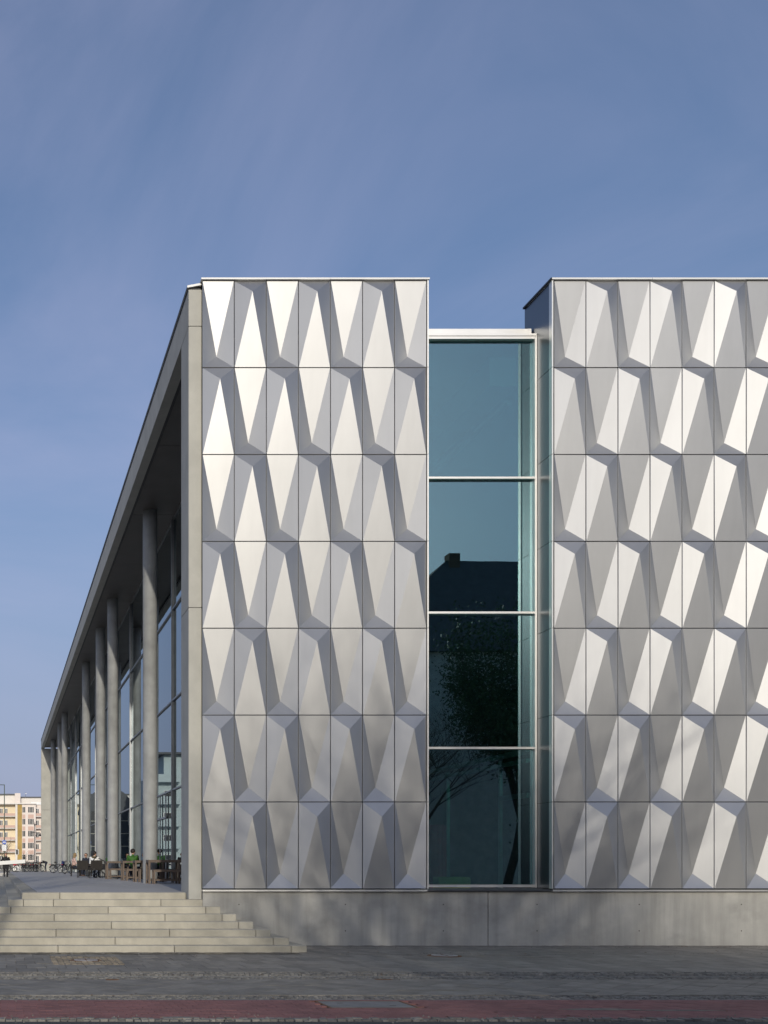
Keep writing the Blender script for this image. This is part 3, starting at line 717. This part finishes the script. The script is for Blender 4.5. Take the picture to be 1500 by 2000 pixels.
# ------------------------------------------------------------------ street furniture in the background
LY = 150.0
def bz(py, Y=LY): return za(py, Y)-ZT
lp = thing('street_lamp', 'dark ornate street lamp with side arm before the apartment house', 'street lamp', (xa(68, LY), LY, ZT))
put('post', MB().tube((0,0,0),(0,0,1.1),.12,.10,10).tube((0,0,1.1),(0,0,bz(1608)),.075,.06,10).tube((0,0,bz(1608)),(0,0,bz(1604)),.05,.005,8).ball((0,0,bz(1611)),.13), 'black', lp)
put('crossarm', MB().tube((-.42,0,bz(1626)),(.75,0,bz(1626)),.035,.035,6).path([(0,0,bz(1633)),(.25,0,bz(1631)),(.42,0,bz(1628)),(.5,0,bz(1626))],.03).tube((.1,0,bz(1635)),(.45,0,bz(1635)),.03,.03,6), 'black', lp)
put('lantern', MB().tube((.72,0,bz(1626)-.05),(.72,0,bz(1626)-.45),.06,.17,8).ball((.72,0,bz(1626)-.45),.15,.15,.1), 'black', lp)
mast = thing('lamp_mast', 'tall green lamp mast with a level arm at the left edge', 'street lamp', (xa(8.6, LY-2), LY-2, ZT))
put('pole', MB().tube((0,0,0),(0,0,1.5),.10,.09,10).tube((0,0,1.5),(0,0,bz(1533, LY-2)),.085,.055,10), 'greenpole', mast)
put('arm', MB().tube((0.05,0,bz(1533, LY-2)),(-2.4,0,bz(1532.4, LY-2)),.05,.04,8), 'greenpole', mast)
put('lamp_head', MB().cbox(-3.1,-2.3,-.14,.14,bz(1532.4,LY-2)-.1,bz(1532.4,LY-2)+.04,.03), 'greenpole', mast)
sg = thing('round_sign', 'round blue traffic sign with white symbol mounted on the green mast', 'sign', (xa(8.3, LY-2.3), LY-2.25, za(1645, LY-2.3)))
put('disc', MB().tube((0,.02,0),(0,-.02,0),.31,.31,28), 'blue', sg)
put('symbol', MB().box(-.19,.19,-.026,-.0205,-.03,.07).tube((-.11,-.0205,-.05),(-.11,-.026,-.05),.05,.05,10).tube((.11,-.0205,-.05),(.11,-.026,-.05),.05,.05,10), 'white', sg)
put('bracket', MB().box(-.06,.06,.021,.14,-.1,.1), 'steel', sg)
sg = thing('supplementary_sign', 'white rectangular plate below the round blue sign', 'sign', (xa(8.3, LY-2.3), LY-2.25, za(1656, LY-2.3)))
put('plate', MB().cbox(-.30,.30,-.015,.015,-.42,.42,.01), 'white', sg)
txt = MB()
for i, (w, z) in enumerate(((.4,.3),(.32,.18),(.44,.05),(.25,-.08),(.38,-.2),(.3,-.31))): txt.box(-w/2, w/2, -.019, -.0155, z-.02, z+.02)
put('print', txt, 'mullion', sg); put('bracket', MB().box(-.06,.06,.016,.14,-.1,.1), 'steel', sg)
tl = thing('traffic_signal', 'black traffic signal hanging from an arm beside the gold stair panel', 'traffic signal', (xa(8.6, 149.2), 149.2, ZT))
put('pole', MB().tube((-1.2,.3,0),(-1.2,.3,bz(1660)),.07,.06,8), 'greenpole', tl)
put('arm', MB().tube((-1.2,.3,bz(1660)),(1.75,0,bz(1660)),.04,.035,6), 'greenpole', tl)
put('signal_head', MB().cbox(1.6,1.92,-.2,.1,bz(1668.5),bz(1660)+.03,.04), 'black', tl)
put('backing_board', MB().box(1.5,2.02,.102,.13,bz(1669),bz(1659)), 'white', tl)
for i in range(3): put('lens', MB().tube((1.76,-.201,bz(1661.6+2.4*i)),(1.76,-.23,bz(1661.6+2.4*i)),.085,.085,10), 'interior_dark', tl)
bare_tree('young_tree', 'small bare tree in front of the apartment house windows', (xa(51, 165), 165, ZT), 4.0, .8, 41, 4, .075, .28)
bare_tree('young_tree', 'thin bare tree behind the blue sign at the left edge', (xa(6, 160), 160, ZT), 6.0, .8, 43, 4, .09, .28)
bw = thing('boundary_wall', 'low pale wall with dark coping behind the parked bicycles', 'wall', (2.5, 112.5, ZT))
put('wall', MB().box(-6.5, 1.85, 0, .3, -.02, .78), 'cover', bw); put('coping', MB().box(-6.6, 1.88, -.08, .38, .785, .98), 'black', bw)

# ------------------------------------------------------------------ terrace furniture
def slat_table(loc, label):
    t = thing('bar_table', label, 'table', loc, 0, 'brown slatted tables on the terrace')
    L_, Dp, Ht = 1.12, .70, .84
    for i in range(6): put('top_slat', MB().cbox(0, L_, i*Dp/6+.004, (i+1)*Dp/6-.004, Ht-.03, Ht, .004), 'wood', t)
    put('apron', MB().box(.0, L_, .005, .045, Ht-.09, Ht-.031).box(0, L_, Dp-.045, Dp-.005, Ht-.09, Ht-.031).box(0,.04,.046,Dp-.046,Ht-.09,Ht-.031), 'wood', t)
    for x in (.0, L_-.07):
        for y in (.004, Dp-.074): put('leg', MB().box(x, x+.07, y, y+.07, 0.0, Ht-.091), 'wood', t)
    put('foot_rail', MB().box(.02,.05,.075,Dp-.075,.10,.15).box(.071,L_-.071,Dp/2-.02,Dp/2+.02,.10,.15), 'wood', t)
    return t
def slat_bench(loc, label):
    t = thing('bench', label, 'bench', loc, 0, 'brown slatted benches on the terrace')
    L_, Dp, Ht = 1.08, .38, .50
    for i in range(4): put('seat_slat', MB().cbox(0, L_, i*Dp/4+.004, (i+1)*Dp/4-.004, Ht-.03, Ht, .004), 'wood', t)
    for x in (.0, L_-.06):
        for y in (.004, Dp-.064): put('leg', MB().box(x, x+.06, y, y+.06, 0.0, Ht-.031), 'wood', t)
    put('rail', MB().box(.061,L_-.061,.01,.04,Ht-.08,Ht-.031).box(.061,L_-.061,Dp-.04,Dp-.01,Ht-.08,Ht-.031).box(.015,.045,.065,Dp-.065,.12,.16).box(.061,L_-.061,Dp/2-.015,Dp/2+.015,.12,.16), 'wood', t)
    return t
tt = [(37.35, 5.18, 'nearest to the corner pier'), (41.4, 5.22, 'second from the corner pier'), (45.4, 5.20, 'third from the corner pier'), (51.9-.4, 5.00, 'farthest from the corner pier, by the seated people')]
for Y, x, w in tt:
    if Y > 50: Y = 50.2
    slat_table((x, Y, ZT+.001), 'brown slatted terrace table ' + w)
    slat_bench((x+.10, Y-.55, ZT+.001), 'brown slatted bench before the table ' + w)
    slat_bench((x+.12, Y+1.75 if Y < 40 else Y+.92, ZT+.001), 'brown slatted bench beyond the table ' + w)

def armchair(loc, rz, label):
    t = thing('armchair', label, 'chair', loc, rz, 'dark woven armchairs on the terrace')
    put('seat', MB().cbox(-.27,.27,-.27,.27,.40,.45,.012), 'wicker', t)
    put('backrest', MB().add([(-.29,-.27,.46),(.29,-.27,.46),(.29,-.36,.90),(-.29,-.36,.90),(-.29,-.235,.46),(.29,-.235,.46),(.29,-.325,.90),(-.29,-.325,.90)],
        [(0,1,2,3),(5,4,7,6),(1,5,6,2),(4,0,3,7),(3,2,6,7),(4,5,1,0)]), 'wicker', t)
    for sx in (-1, 1):
        put('armrest', MB().cbox(sx*.29-.03, sx*.29+.03, -.29,.27,.64,.665,.008), 'wood', t)
        for y in (-.27, .24): put('leg', MB().tube((sx*.28,y,0),(sx*.28,y,.638),.02,.02,8), 'wicker', t)
    return t
armchair((4.78, 53.6, ZT+.001), R(4), 'dark woven armchair with its back to the steps, under the man in the white vest')
armchair((4.35, 56.0, ZT+.001), R(-12), 'empty dark woven armchair between the woman in pink and the man in the white vest')
armchair((4.42, 62.6, ZT+.001), R(-90), 'dark woven armchair under the woman in the pink coat')
armchair((5.12, 64.2, ZT+.001), R(150), 'dark woven armchair under the man in sunglasses')
ct = thing('cafe_table', 'small cafe table with wooden top between the seated woman and men', 'table', (5.02, 62.4, ZT+.001))
put('table_top', MB().tube((0,0,.715),(0,0,.745),.32,.32,24), 'wood', ct); put('stem', MB().tube((0,0,.03),(0,0,.714),.035,.035,10), 'black', ct); put('foot', MB().tube((0,0,0),(0,0,.03),.22,.2,20), 'black', ct)
cp = thing('cup', 'white cup standing on the small cafe table', 'cup', (4.84, 62.25, ZT+.747))
put('body', MB().tube((0,0,0),(0,0,.13),.035,.05,14), 'white', cp); put('lid', MB().tube((0,0,.131),(0,0,.145),.052,.048,14), 'offwhite', cp)

# ------------------------------------------------------------------ bicycles
def bicycle_proto():
    t = thing('bicycle', 'x', 'bicycle')
    rw = .34
    for x in (-.53, .53):
        w = put('wheel', MB().torus((x,0,rw),(0,1,0),rw-.018,.018,28,6), 'rubber', t, smooth=True)
        put('rim', MB().torus((x,0,rw),(0,1,0),rw-.045,.010,28,4), 'steel', w, smooth=True)
        sp = MB()
        for k in range(14):
            a = k*math.pi/7; sp.tube((x,.02*(-1)**k,rw),(x+(rw-.05)*math.cos(a),0,rw+(rw-.05)*math.sin(a)),.0018,.0018,3)
        sp.tube((x,-.04,rw),(x,.04,rw),.02,.02,8); put('spokes', sp, 'steel', w)
        mg = []
        for k in range(9):
            a = R(10+k*20) if x < 0 else R(20+k*17); mg.append((x+(rw+.025)*math.cos(a), 0, rw+(rw+.025)*math.sin(a)))
        put('mudguard', MB().path(mg, .018, 5), 'bike_paint', t)
    bbk = (-.08,0,.30); seat = (-.22,0,.80); head = (.36,0,.82); hl = (.41,0,.66)
    put('frame', MB().tube(bbk,seat,.017).tube(bbk,hl,.02).tube((-.19,0,.70),(.37,0,.78),.016).tube(head,hl,.02).tube(hl,(.53,.05,.34),.013).tube(hl,(.53,-.05,.34),.013)
        .tube(bbk,(-.53,.05,.34),.011).tube(bbk,(-.53,-.05,.34),.011).tube((-.20,0,.72),(-.53,.05,.34),.010).tube((-.20,0,.72),(-.53,-.05,.34),.010), 'bike_paint', t)
    put('saddle', MB().ball((-.25,0,.91),.14,.075,.04).tube(seat,(-.245,0,.89),.013), 'rubber', t, smooth=True)
    put('handlebar', MB().tube(head,(.33,0,1.0),.014).path([(.20,.28,1.04),(.30,.20,1.03),(.34,0,1.0),(.30,-.20,1.03),(.20,-.28,1.04)],.012), 'steel', t)
    put('crank', MB().torus((-.08,.045,.30),(0,1,0),.085,.008,18,4).tube((-.08,-.06,.30),(.02,-.06,.16),.009).tube((-.08,.06,.30),(-.18,.06,.44),.009).box(-.02,.06,-.15,-.06,.15,.17).box(-.22,-.14,.06,.15,.43,.45), 'steel', t)
    put('rack', MB().box(-.85,-.38,-.06,.06,.735,.75).tube((-.62,.06,.735),(-.53,.06,.36),.007).tube((-.62,-.06,.735),(-.53,-.06,.36),.007), 'rubber', t)
    put('rear_light', MB().cbox(-.89,-.855,-.04,.04,.69,.73,.006), 'red', t); put('headlight', MB().ball((.46,0,.78),.04,.04,.04), 'white', t)
    return t
M['bike_paint'] = mk('bike_paint', (0.02,0.022,0.025), rough=.3, rnd=.5)
proto = bicycle_proto()
bikes = [((4.83, 88.0, ZT), 22, 'black bicycle on its stand before the end wall, nearest the columns', None),
         ((4.98, 79.0, ZT), 62, 'bicycle with a blue pannier leaning behind the woman in the pink coat', None),
         ((4.70, 90.0, ZT), -55, 'bicycle parked close behind the black one on its stand', None),
         ((2.25, 104.0, ZT), 75, 'leftmost bicycle of the row before the low wall, beside the white box', 'x'),
         ((2.62, 104.4, ZT), 55, 'second bicycle from the left in the row before the low wall', 'x'),
         ((2.98, 103.6, ZT), 38, 'bicycle in the middle of the row before the low wall', 'x'),
         ((3.38, 104.2, ZT), 60, 'fourth bicycle from the left in the row before the low wall', 'x'),
         ((3.75, 103.8, ZT), 50, 'rightmost bicycle of the row, next to the bending person', 'x'),
         ((2.45, 105.2, ZT), 100, 'bicycle tucked behind the leftmost one of the row', 'x'),
         ((3.15, 105.4, ZT), 118, 'bicycle tucked behind the middle one of the row', 'x'),
         ((3.6, 105.6, ZT), 95, 'bicycle tucked behind the rightmost one of the row', 'x'),
         ((0.15, 101.0, ZT), 20, 'bicycle behind the walking person at the left edge', None),
         ((1.15, 102.5, ZT), 35, 'bicycle between the walking person and the white box', None)]
for i, (loc, rz, lab, grp) in enumerate(bikes):
    b = proto if i == 0 else copy_tree(proto)
    b.location = loc; b.rotation_euler = (R(-4), 0, R(rz)); b['label'] = lab
    b['group'] = 'bicycles parked on the terrace'
pn = tag(put('pannier', MB().cbox(-.17,.17,-.08,.08,0,.34,.04), 'bag_blue', None, (4.62, 78.65, ZT+.62), (0,0,R(62))), 'blue bag hanging on the bicycle behind the woman in pink', 'bag') if M.setdefault('bag_blue', mk('bag_blue', (0.015,0.03,0.12), rough=.7)) else None
cg = thing('cargo_box', 'white two-wheeled cargo box with a red cover before the low wall', 'cart', (1.58, 104.6, ZT))
put('box', MB().cbox(-.35,.38,-.35,.35,.12,.62,.05), 'white', cg)
put('cover', MB().add([(-.36,-.34,.63),(.2,-.34,.63),(.2,.34,.63),(-.36,.34,.63),(-.30,-.25,.92),(-.22,.25,.92),(-.22,-.25,.9)], [(0,1,6,4),(1,2,5,6),(2,3,5),(3,0,4,5),(4,6,5)]), 'red', cg)
put('front_panel', MB().box(.39,.56,-.33,.33,.10,.60), 'mullion', cg)
for s_ in (-1,1):
    w = put('wheel', MB().torus((-.22,s_*.40,.25),(0,1,0),.22,.028,24,6), 'rubber', cg, smooth=True); put('rim', MB().tube((-.22,s_*.385,.25),(-.22,s_*.415,.25),.16,.16,16), 'steel', w)
pc = thing('pushchair', 'dark pushchair with a bent handle beside the farthest terrace table', 'pushchair', (4.98, 53.2+1.6, ZT))
put('handle', MB().path([(-.22,0,1.02),(.1,0,1.0),(.35,.0,.88),(.42,0,.7)],.014).path([(-.22,.4,1.02),(.1,.4,1.0),(.35,.4,.88),(.42,.4,.7)],.014).tube((-.22,0,1.02),(-.22,.4,1.02),.018), 'black', pc)
put('frame', MB().tube((.42,0,.7),(-.1,0,.15),.013).tube((.42,.4,.7),(-.1,.4,.15),.013).tube((.1,0,.45),(.5,0,.12),.013).tube((.1,.4,.45),(.5,.4,.12),.013), 'black', pc)
put('seat', MB().cbox(.05,.45,.03,.37,.42,.72,.05), 'blackcloth', pc)
for x in (-.1,.5):
    for y in (0,.4): put('wheel', MB().torus((x,y,.115),(0,1,0),.095,.02,18,5), 'rubber', pc, smooth=True)

# ------------------------------------------------------------------ people
def capsules_to_mesh(name, caps, mats, voxel):
    """one continuous skin grown round tapered limbs; faces take the material of the nearest limb"""
    b = MB()
    for (p0, p1, r0, r1, mi) in caps:
        p0, p1 = Vector(p0), Vector(p1); d = p1-p0; n = 10
        q = d.to_track_quat('Z','Y') if d.length > 1e-5 else Quaternion()
        rings = []
        for i in range(5): a = -math.pi/2+i*math.pi/8; rings.append((p0, r0*math.cos(a), r0*math.sin(a)))
        for i in range(5): a = i*math.pi/8; rings.append((p1, r1*math.cos(a), r1*math.sin(a)))
        vs = []; fs = []
        for (c, rr, h) in rings:
            for k in range(n): t_ = 2*math.pi*k/n; vs.append(c + q @ Vector((max(rr,1e-4)*math.cos(t_), max(rr,1e-4)*math.sin(t_), h)))
        for i in range(len(rings)-1):
            for k in range(n): j=(k+1)%n; fs.append((i*n+k,i*n+j,(i+1)*n+j,(i+1)*n+k))
        fs += [tuple(range(n-1,-1,-1)), tuple(range((len(rings)-1)*n, len(rings)*n))]
        b.add(vs, fs)
    tmp = link('tmp', b.mesh('tmp', 'skin'))
    md = tmp.modifiers.new('r', 'REMESH'); md.mode = 'VOXEL'; md.voxel_size = voxel
    sm = tmp.modifiers.new('s', 'SMOOTH'); sm.iterations = 3
    dg = bpy.context.evaluated_depsgraph_get(); me = bpy.data.meshes.new_from_object(tmp.evaluated_get(dg)); me.name = name
    bpy.data.objects.remove(tmp)
    me.materials.clear()
    for m in mats: me.materials.append(M[m])
    segs = [(Vector(a), Vector(c)-Vector(a), r0, r1, mi) for a, c, r0, r1, mi in caps]
    idx = []
    for p in me.polygons:
        c = p.center; best = 9; bi = 0
        for a, d, r0, r1, mi in segs:
            t_ = max(0, min(1, (c-a).dot(d)/max(d.dot(d), 1e-9))); k = (c-(a+d*t_)).length - (r0+(r1-r0)*t_)
            if k < best: best = k; bi = mi
        idx.append(bi)
    me.polygons.foreach_set('material_index', idx); me.polygons.foreach_set('use_smooth', [True]*len(idx)); me.update()
    return me
def hand(caps, w, d, side, mi):
    """palm with four bent fingers and a thumb leaving the side of the palm"""
    w = Vector(w); d = Vector(d).normalized(); up = Vector((0,0,1)); s_ = d.cross(up)
    s_ = s_.normalized() if s_.length > .1 else Vector((1,0,0)); nrm = s_.cross(d).normalized()
    caps.append((w, w+d*.075, .03, .034, mi))
    for i, (o, ln) in enumerate(((-.027,.07),(-.009,.08),(.009,.075),(.027,.06))):
        b0 = w+d*.085+s_*o; k1 = b0+(d*.8-nrm*.5).normalized()*ln*.55; k2 = k1+(d*.3-nrm*.95).normalized()*ln*.45
        caps.append((b0, k1, .0095, .009, mi)); caps.append((k1, k2, .009, .008, mi))
    b0 = w+d*.03+s_*side*.03; k1 = b0+(d*.6+s_*side*.8-nrm*.3)*.04; caps.append((b0, k1, .013, .011, mi)); caps.append((k1, k1+(d-nrm*.6).normalized()*.03, .011, .009, mi))
def person(label, loc, rz, pose, mats, hair='short', haircol='hair_dark', glasses=False, scale=1.0, voxel=.016):
    """mats: skin, top, trousers, shoes"""
    t = thing('person', label, 'person', loc, rz); t.scale = (scale,)*3
    P = pose; c = []
    def V(k, s=1): v = P[k]; return Vector((v[0]*s, v[1], v[2]))
    pel, che, nec, hd = Vector(P['pelvis']), Vector(P['chest']), Vector(P['neck']), Vector(P['head'])
    c.append((pel+Vector((-.07,0,0)), pel+Vector((.07,0,0)), .12, .12, 2))
    c.append((pel, (pel+che)/2, .135, .13, 1)); c.append(((pel+che)/2, che, .14, .14, 1))
    c.append((che+Vector((-.07,0,0)), che+Vector((.07,0,0)), .125, .125, 1))
    c.append((che, nec, .10, .06, 1)); c.append((nec, hd-(hd-nec)*.35, .055, .052, 0))
    ax = (hd-nec).normalized(); fw = Vector(P.get('look', (0,1,0))).normalized()
    c.append((hd-ax*.05+fw*.02, hd+ax*.035, .072, .092, 0)); c.append((hd-ax*.085+fw*.045, hd-ax*.07+fw*.05, .04, .045, 0))
    c.append((hd+fw*.085, hd+fw*.105-ax*.03, .012, .017, 0))
    sd = fw.cross(ax).normalized()
    for s in (-1,1): c.append((hd+sd*s*.088, hd+sd*s*.09-ax*.03, .018, .014, 0))
    for s, nme in ((-1,'l'),(1,'r')):
        g = lambda k: Vector(P[k+'_'+nme]) if k+'_'+nme in P else V(k, s)
        sh, el, wr, hp, kn, an, toe = g('shoulder'), g('elbow'), g('wrist'), g('hip'), g('knee'), g('ankle'), g('toe')
        c += [(che+Vector((s*.07,0,.02)), sh, .09, .072, 1), (sh, el, .068, .052, 1), (el, wr, .05, .036, 1)]
        hand(c, wr, Vector(P.get('hand_dir_'+nme, tuple((wr-el)))), -s, 0)
        c += [(hp, kn, .095, .066, 2), (kn, kn+(an-kn)*.35, .064, .062, 2), (kn+(an-kn)*.35, an, .062, .045, 2), (an+Vector((0,-.02,-.03)), toe, .045, .036, 3)]
    put_body = link('body', capsules_to_mesh('body', c, mats, voxel), t)
    hb = MB(); q = ax.to_track_quat('Z','Y')
    cap_pts = MB().ball((0,0,0), .108, .108, .112, 14)
    for f in cap_pts.f: pass
    hv = [hd + ax*.032 - fw*.012 + q @ Vector(v) for v in cap_pts.v]
    keep = [f for f in cap_pts.f if all((hv[i]-hd).dot(fw) < .055 or (hv[i]-hd).dot(ax) > .075 for i in f) and all((hv[i]-hd).dot(ax) > (-.03 if hair == 'short' else -.2) or (hv[i]-hd).dot(fw) < -.03 for i in f)]
    hb.add(hv, keep)
    if hair == 'long':
        for s in (-1,0,1):
            hb.tube(hd+sd*s*.07-fw*.05+ax*.04, hd+sd*s*.085-fw*.06-ax*.22, .055, .045, 8)
            if s: hb.tube(hd+sd*s*.095+ax*.02, hd+sd*s*.10+fw*.01-ax*.2, .035, .03, 8)
    hr = put('hair', hb, haircol, t, smooth=True)
    if glasses:
        gb = MB()
        for s in (-1,1): gb.ball(hd+sd*s*.036+fw*.098, .03, .014, .024, 8); gb.tube(hd+sd*s*.066+fw*.085, hd+sd*s*.092+fw*.0, .005, .005, 4)
        put('sunglasses', gb, 'black', t)
    return t
M['hair_dark'] = mk('dark_hair', (0.02,0.014,0.01), rough=.6, var=.3, scale=30)
M['hair_fair'] = mk('fair_hair', (0.30,0.21,0.10), rough=.6, var=.35, scale=30)
M['pinkcoat'] = mk('pink_coat', (0.62,0.43,0.38), rough=.9, var=.08, scale=9)
M['hivis'] = mk('green_hivis', (0.04,0.13,0.015), rough=.7, var=.2, scale=8)
M['navy'] = mk('navy_cloth', (0.02,0.024,0.04), rough=.9, var=.2, scale=9)
M['olive'] = mk('olive_cloth', (0.10,0.075,0.03), rough=.9, var=.2, scale=9)
M['brownshoe'] = mk('brown_shoe', (0.10,0.045,0.025), rough=.5)
SEAT = dict(pelvis=(0,-.08,.55), chest=(0,-.10,.93), neck=(0,-.06,1.10), head=(0,-.03,1.24), shoulder=(.19,-.09,1.03), elbow=(.25,.02,.76), wrist=(.14,.26,.74),
            hip=(.09,-.02,.53), knee=(.11,.40,.52), ankle=(.11,.38,.10), toe=(.12,.52,.04))
def pose(**k): p = dict(SEAT); p.update(k); return p
person('woman with long fair hair in a pale pink coat seated at the cafe table', (4.40, 62.6, ZT), R(-90), pose(look=(0,1,-.1), wrist=(.08,.30,.72)), ['skin','pinkcoat','navy','brownshoe'], 'long', 'hair_fair', True)
person('man in dark jacket and sunglasses seated behind the cafe table', (5.12, 64.2, ZT), R(150), pose(look=(.1,1,0)), ['skin','navy','navy','blackcloth'], glasses=True)
m3 = person('man in white vest with olive hood seated with his back to the steps', (4.86, 55.0, ZT), R(-20), pose(look=(.4,1,0)), ['skin','white','navy','blackcloth'])
put('hood', MB().torus((0,-.07,1.08),(0,-.25,1),.095,.06,18,8), 'olive', m3, smooth=True)
put('shoulder_strap', MB().path([(.16,-.215,1.10),(.02,-.262,.94),(-.12,-.245,.76)], .024, 6), 'blackcloth', m3)
person('person in green high-visibility jacket seated with back turned by the glass', (5.80, 46.75, ZT), R(-10), pose(look=(.1,1,-.2)), ['skin','hivis','navy','blackcloth'])
person('person in green high-visibility top half hidden behind a round column', (5.52, 53.6, ZT), R(-100), pose(look=(0,1,0)), ['skin','hivis','navy','blackcloth'])
WALK = dict(pelvis=(0,0,.95), chest=(0,.03,1.33), neck=(0,.05,1.50), head=(0,.09,1.63), look=(0,1,-.25), shoulder=(.20,.03,1.42), elbow=(.30,.02,1.14), wrist=(.26,.22,1.04),
            hip=(.10,0,.92), knee_l=(-.10,.16,.52), ankle_l=(-.10,.02,.10), toe_l=(-.10,.17,.045), knee_r=(.10,.06,.58), ankle_r=(.10,-.14,.28), toe_r=(.10,-.02,.19))
WALK['elbow_l'] = (-.30,.0,1.12); WALK['wrist_l'] = (-.24,.24,1.06)
WZ = ZT-2*H
wk = person('person in black walking down the side steps carrying a long white board', (0.36, 73.0, WZ), R(180), WALK, ['skin','blackcloth','blackcloth','black'], scale=1.03)
put('waist_bag', MB().cbox(-.20,.20,.15,.27,.70,.98,.04), 'blackcloth', wk); put('bag_strap', MB().path([(-.2,.16,.96),(0,.19,1.2),(.16,.12,1.46)],.018,6), 'black', wk)
put('side_strap', MB().path([(.2,.16,.96),(.24,.0,.98),(.0,-.15,1.0),(-.24,0,.98),(-.2,.16,.96)],.015,6), 'black', wk)
tag(put('white_board', MB().cbox(-1.75,1.33,-.06,.06,-.12,.13,.012), 'white', None, (0.36, 72.62, WZ+1.14), (0, R(-4), R(2))), 'long white board carried across the body by the walking person', 'board')
BEND = dict(pelvis=(0,-.12,.92), chest=(0,.28,1.02), neck=(0,.44,.96), head=(0,.54,.86), look=(0,.35,-1), shoulder=(.19,.32,1.0), elbow=(.22,.44,.72), wrist=(.16,.52,.50),
            hip=(.10,-.10,.90), knee=(.11,-.02,.50), ankle=(.11,-.08,.10), toe=(.12,.07,.04))
person('person in black bending down beside the bicycles at the end wall', (4.52, 108.0, ZT), R(80), BEND, ['skin','blackcloth','navy','brownshoe'], scale=1.0)

# ------------------------------------------------------------------ grit, sand and leaves that gather on the pavement
def drift(x0, x1, y, w, seed, z=.004):
    """a low uneven ridge of sand along the foot of a wall"""
    rng = random.Random(seed); b = MB(); n = int((x1-x0)/.12); vs = []; fs = []
    for i in range(n+1):
        x = x0+(x1-x0)*i/n; d = w*(.35+.65*abs(math.sin(i*.37+seed)*math.sin(i*.11)))*rng.uniform(.5,1.2)
        vs += [(x, y, z+.012*rng.uniform(.4,1.3)), (x, y-d*.5, z+.006*rng.uniform(.5,1.2)), (x, y-d, -.004)]
    for i in range(n):
        for k in range(2): a = i*3+k; fs.append((a, a+1, a+4, a+3))
    return b.add(vs, fs)
stuff(put('sand_drift', drift(6.66, 20, 25.05, .34, 3), 'sand', pav)); stuff(put('sand_drift', drift(-2.0, 6.64, yk[7]-.001, .16, 5), 'sand', pav))
def patch(cx, cy, rx, ry, seed):
    rng = random.Random(seed); n = 22
    pts = [(cx+rx*math.cos(2*math.pi*k/n)*rng.uniform(.55,1.1), cy+ry*math.sin(2*math.pi*k/n)*rng.uniform(.55,1.1)) for k in range(n)]
    return MB().prism(pts, -.004, .0045)
for k, a in enumerate(((9.3,22.35,.85,.35),(8.2,22.7,.6,.12),(10.6,22.5,.7,.12),(11.1,22.0,.35,.06),(1.0,20.6,.3,.10),(2.6,21.2,.25,.3),(7.9,14.05,.55,.10),(8.9,13.95,.6,.06),(4.6,16.9,.5,.06),(6.5,16.2,.6,.05),(7.7,16.9,.35,.05),(2.2,13.32,.25,.05))):
    stuff(put('sand_patch', patch(*a, k), 'sand', pav))
rng = random.Random(77); gr = MB(); lf = MB()
for i in range(1500):
    y = rng.choice((15.3, 18.1, 18.75, 13.15, 22.9, 24.7)) + rng.gauss(0, .16); x = rng.uniform(-.2, 1500*y/F); r_ = rng.uniform(.004, .014)
    if y > 24.9 or (y > 22.95 and x < 6.7): continue
    gr.tube((x, y, 0), (x, y, r_*1.2), r_, r_*.5, 5)
for i in range(90):
    y = rng.choice((13.2, 15.4, 18.4, 22.95, 24.8)) + rng.gauss(0, .25); x = rng.uniform(-.2, 1500*y/F)
    if y > 24.95 or (y > 23.0 and x < 6.7): continue
    a = rng.uniform(0, 6.28); c, s_ = math.cos(a), math.sin(a); l_ = rng.uniform(.02, .04)
    lf.add([(x-c*l_, y-s_*l_, .006), (x+s_*l_*.5, y-c*l_*.5, .012), (x+c*l_, y+s_*l_, .009), (x-s_*l_*.5, y+c*l_*.5, .016)], [(0,1,2,3)])
stuff(put('grit', gr, 'cobble', pav)); stuff(put('fallen_leaves', lf, 'rust', pav))
# form-tie holes in the plinth: flat discs coloured like the shade inside
for x in (5.6, 8.1, 10.4, 12.6, 15.0, 17.4):
    for z in (.36, .98):
        put('tie_hole', MB().tube((x, 25.048, z), (x, 25.0495, z), .016, .016, 12), 'hole_shade', hall, OFF)
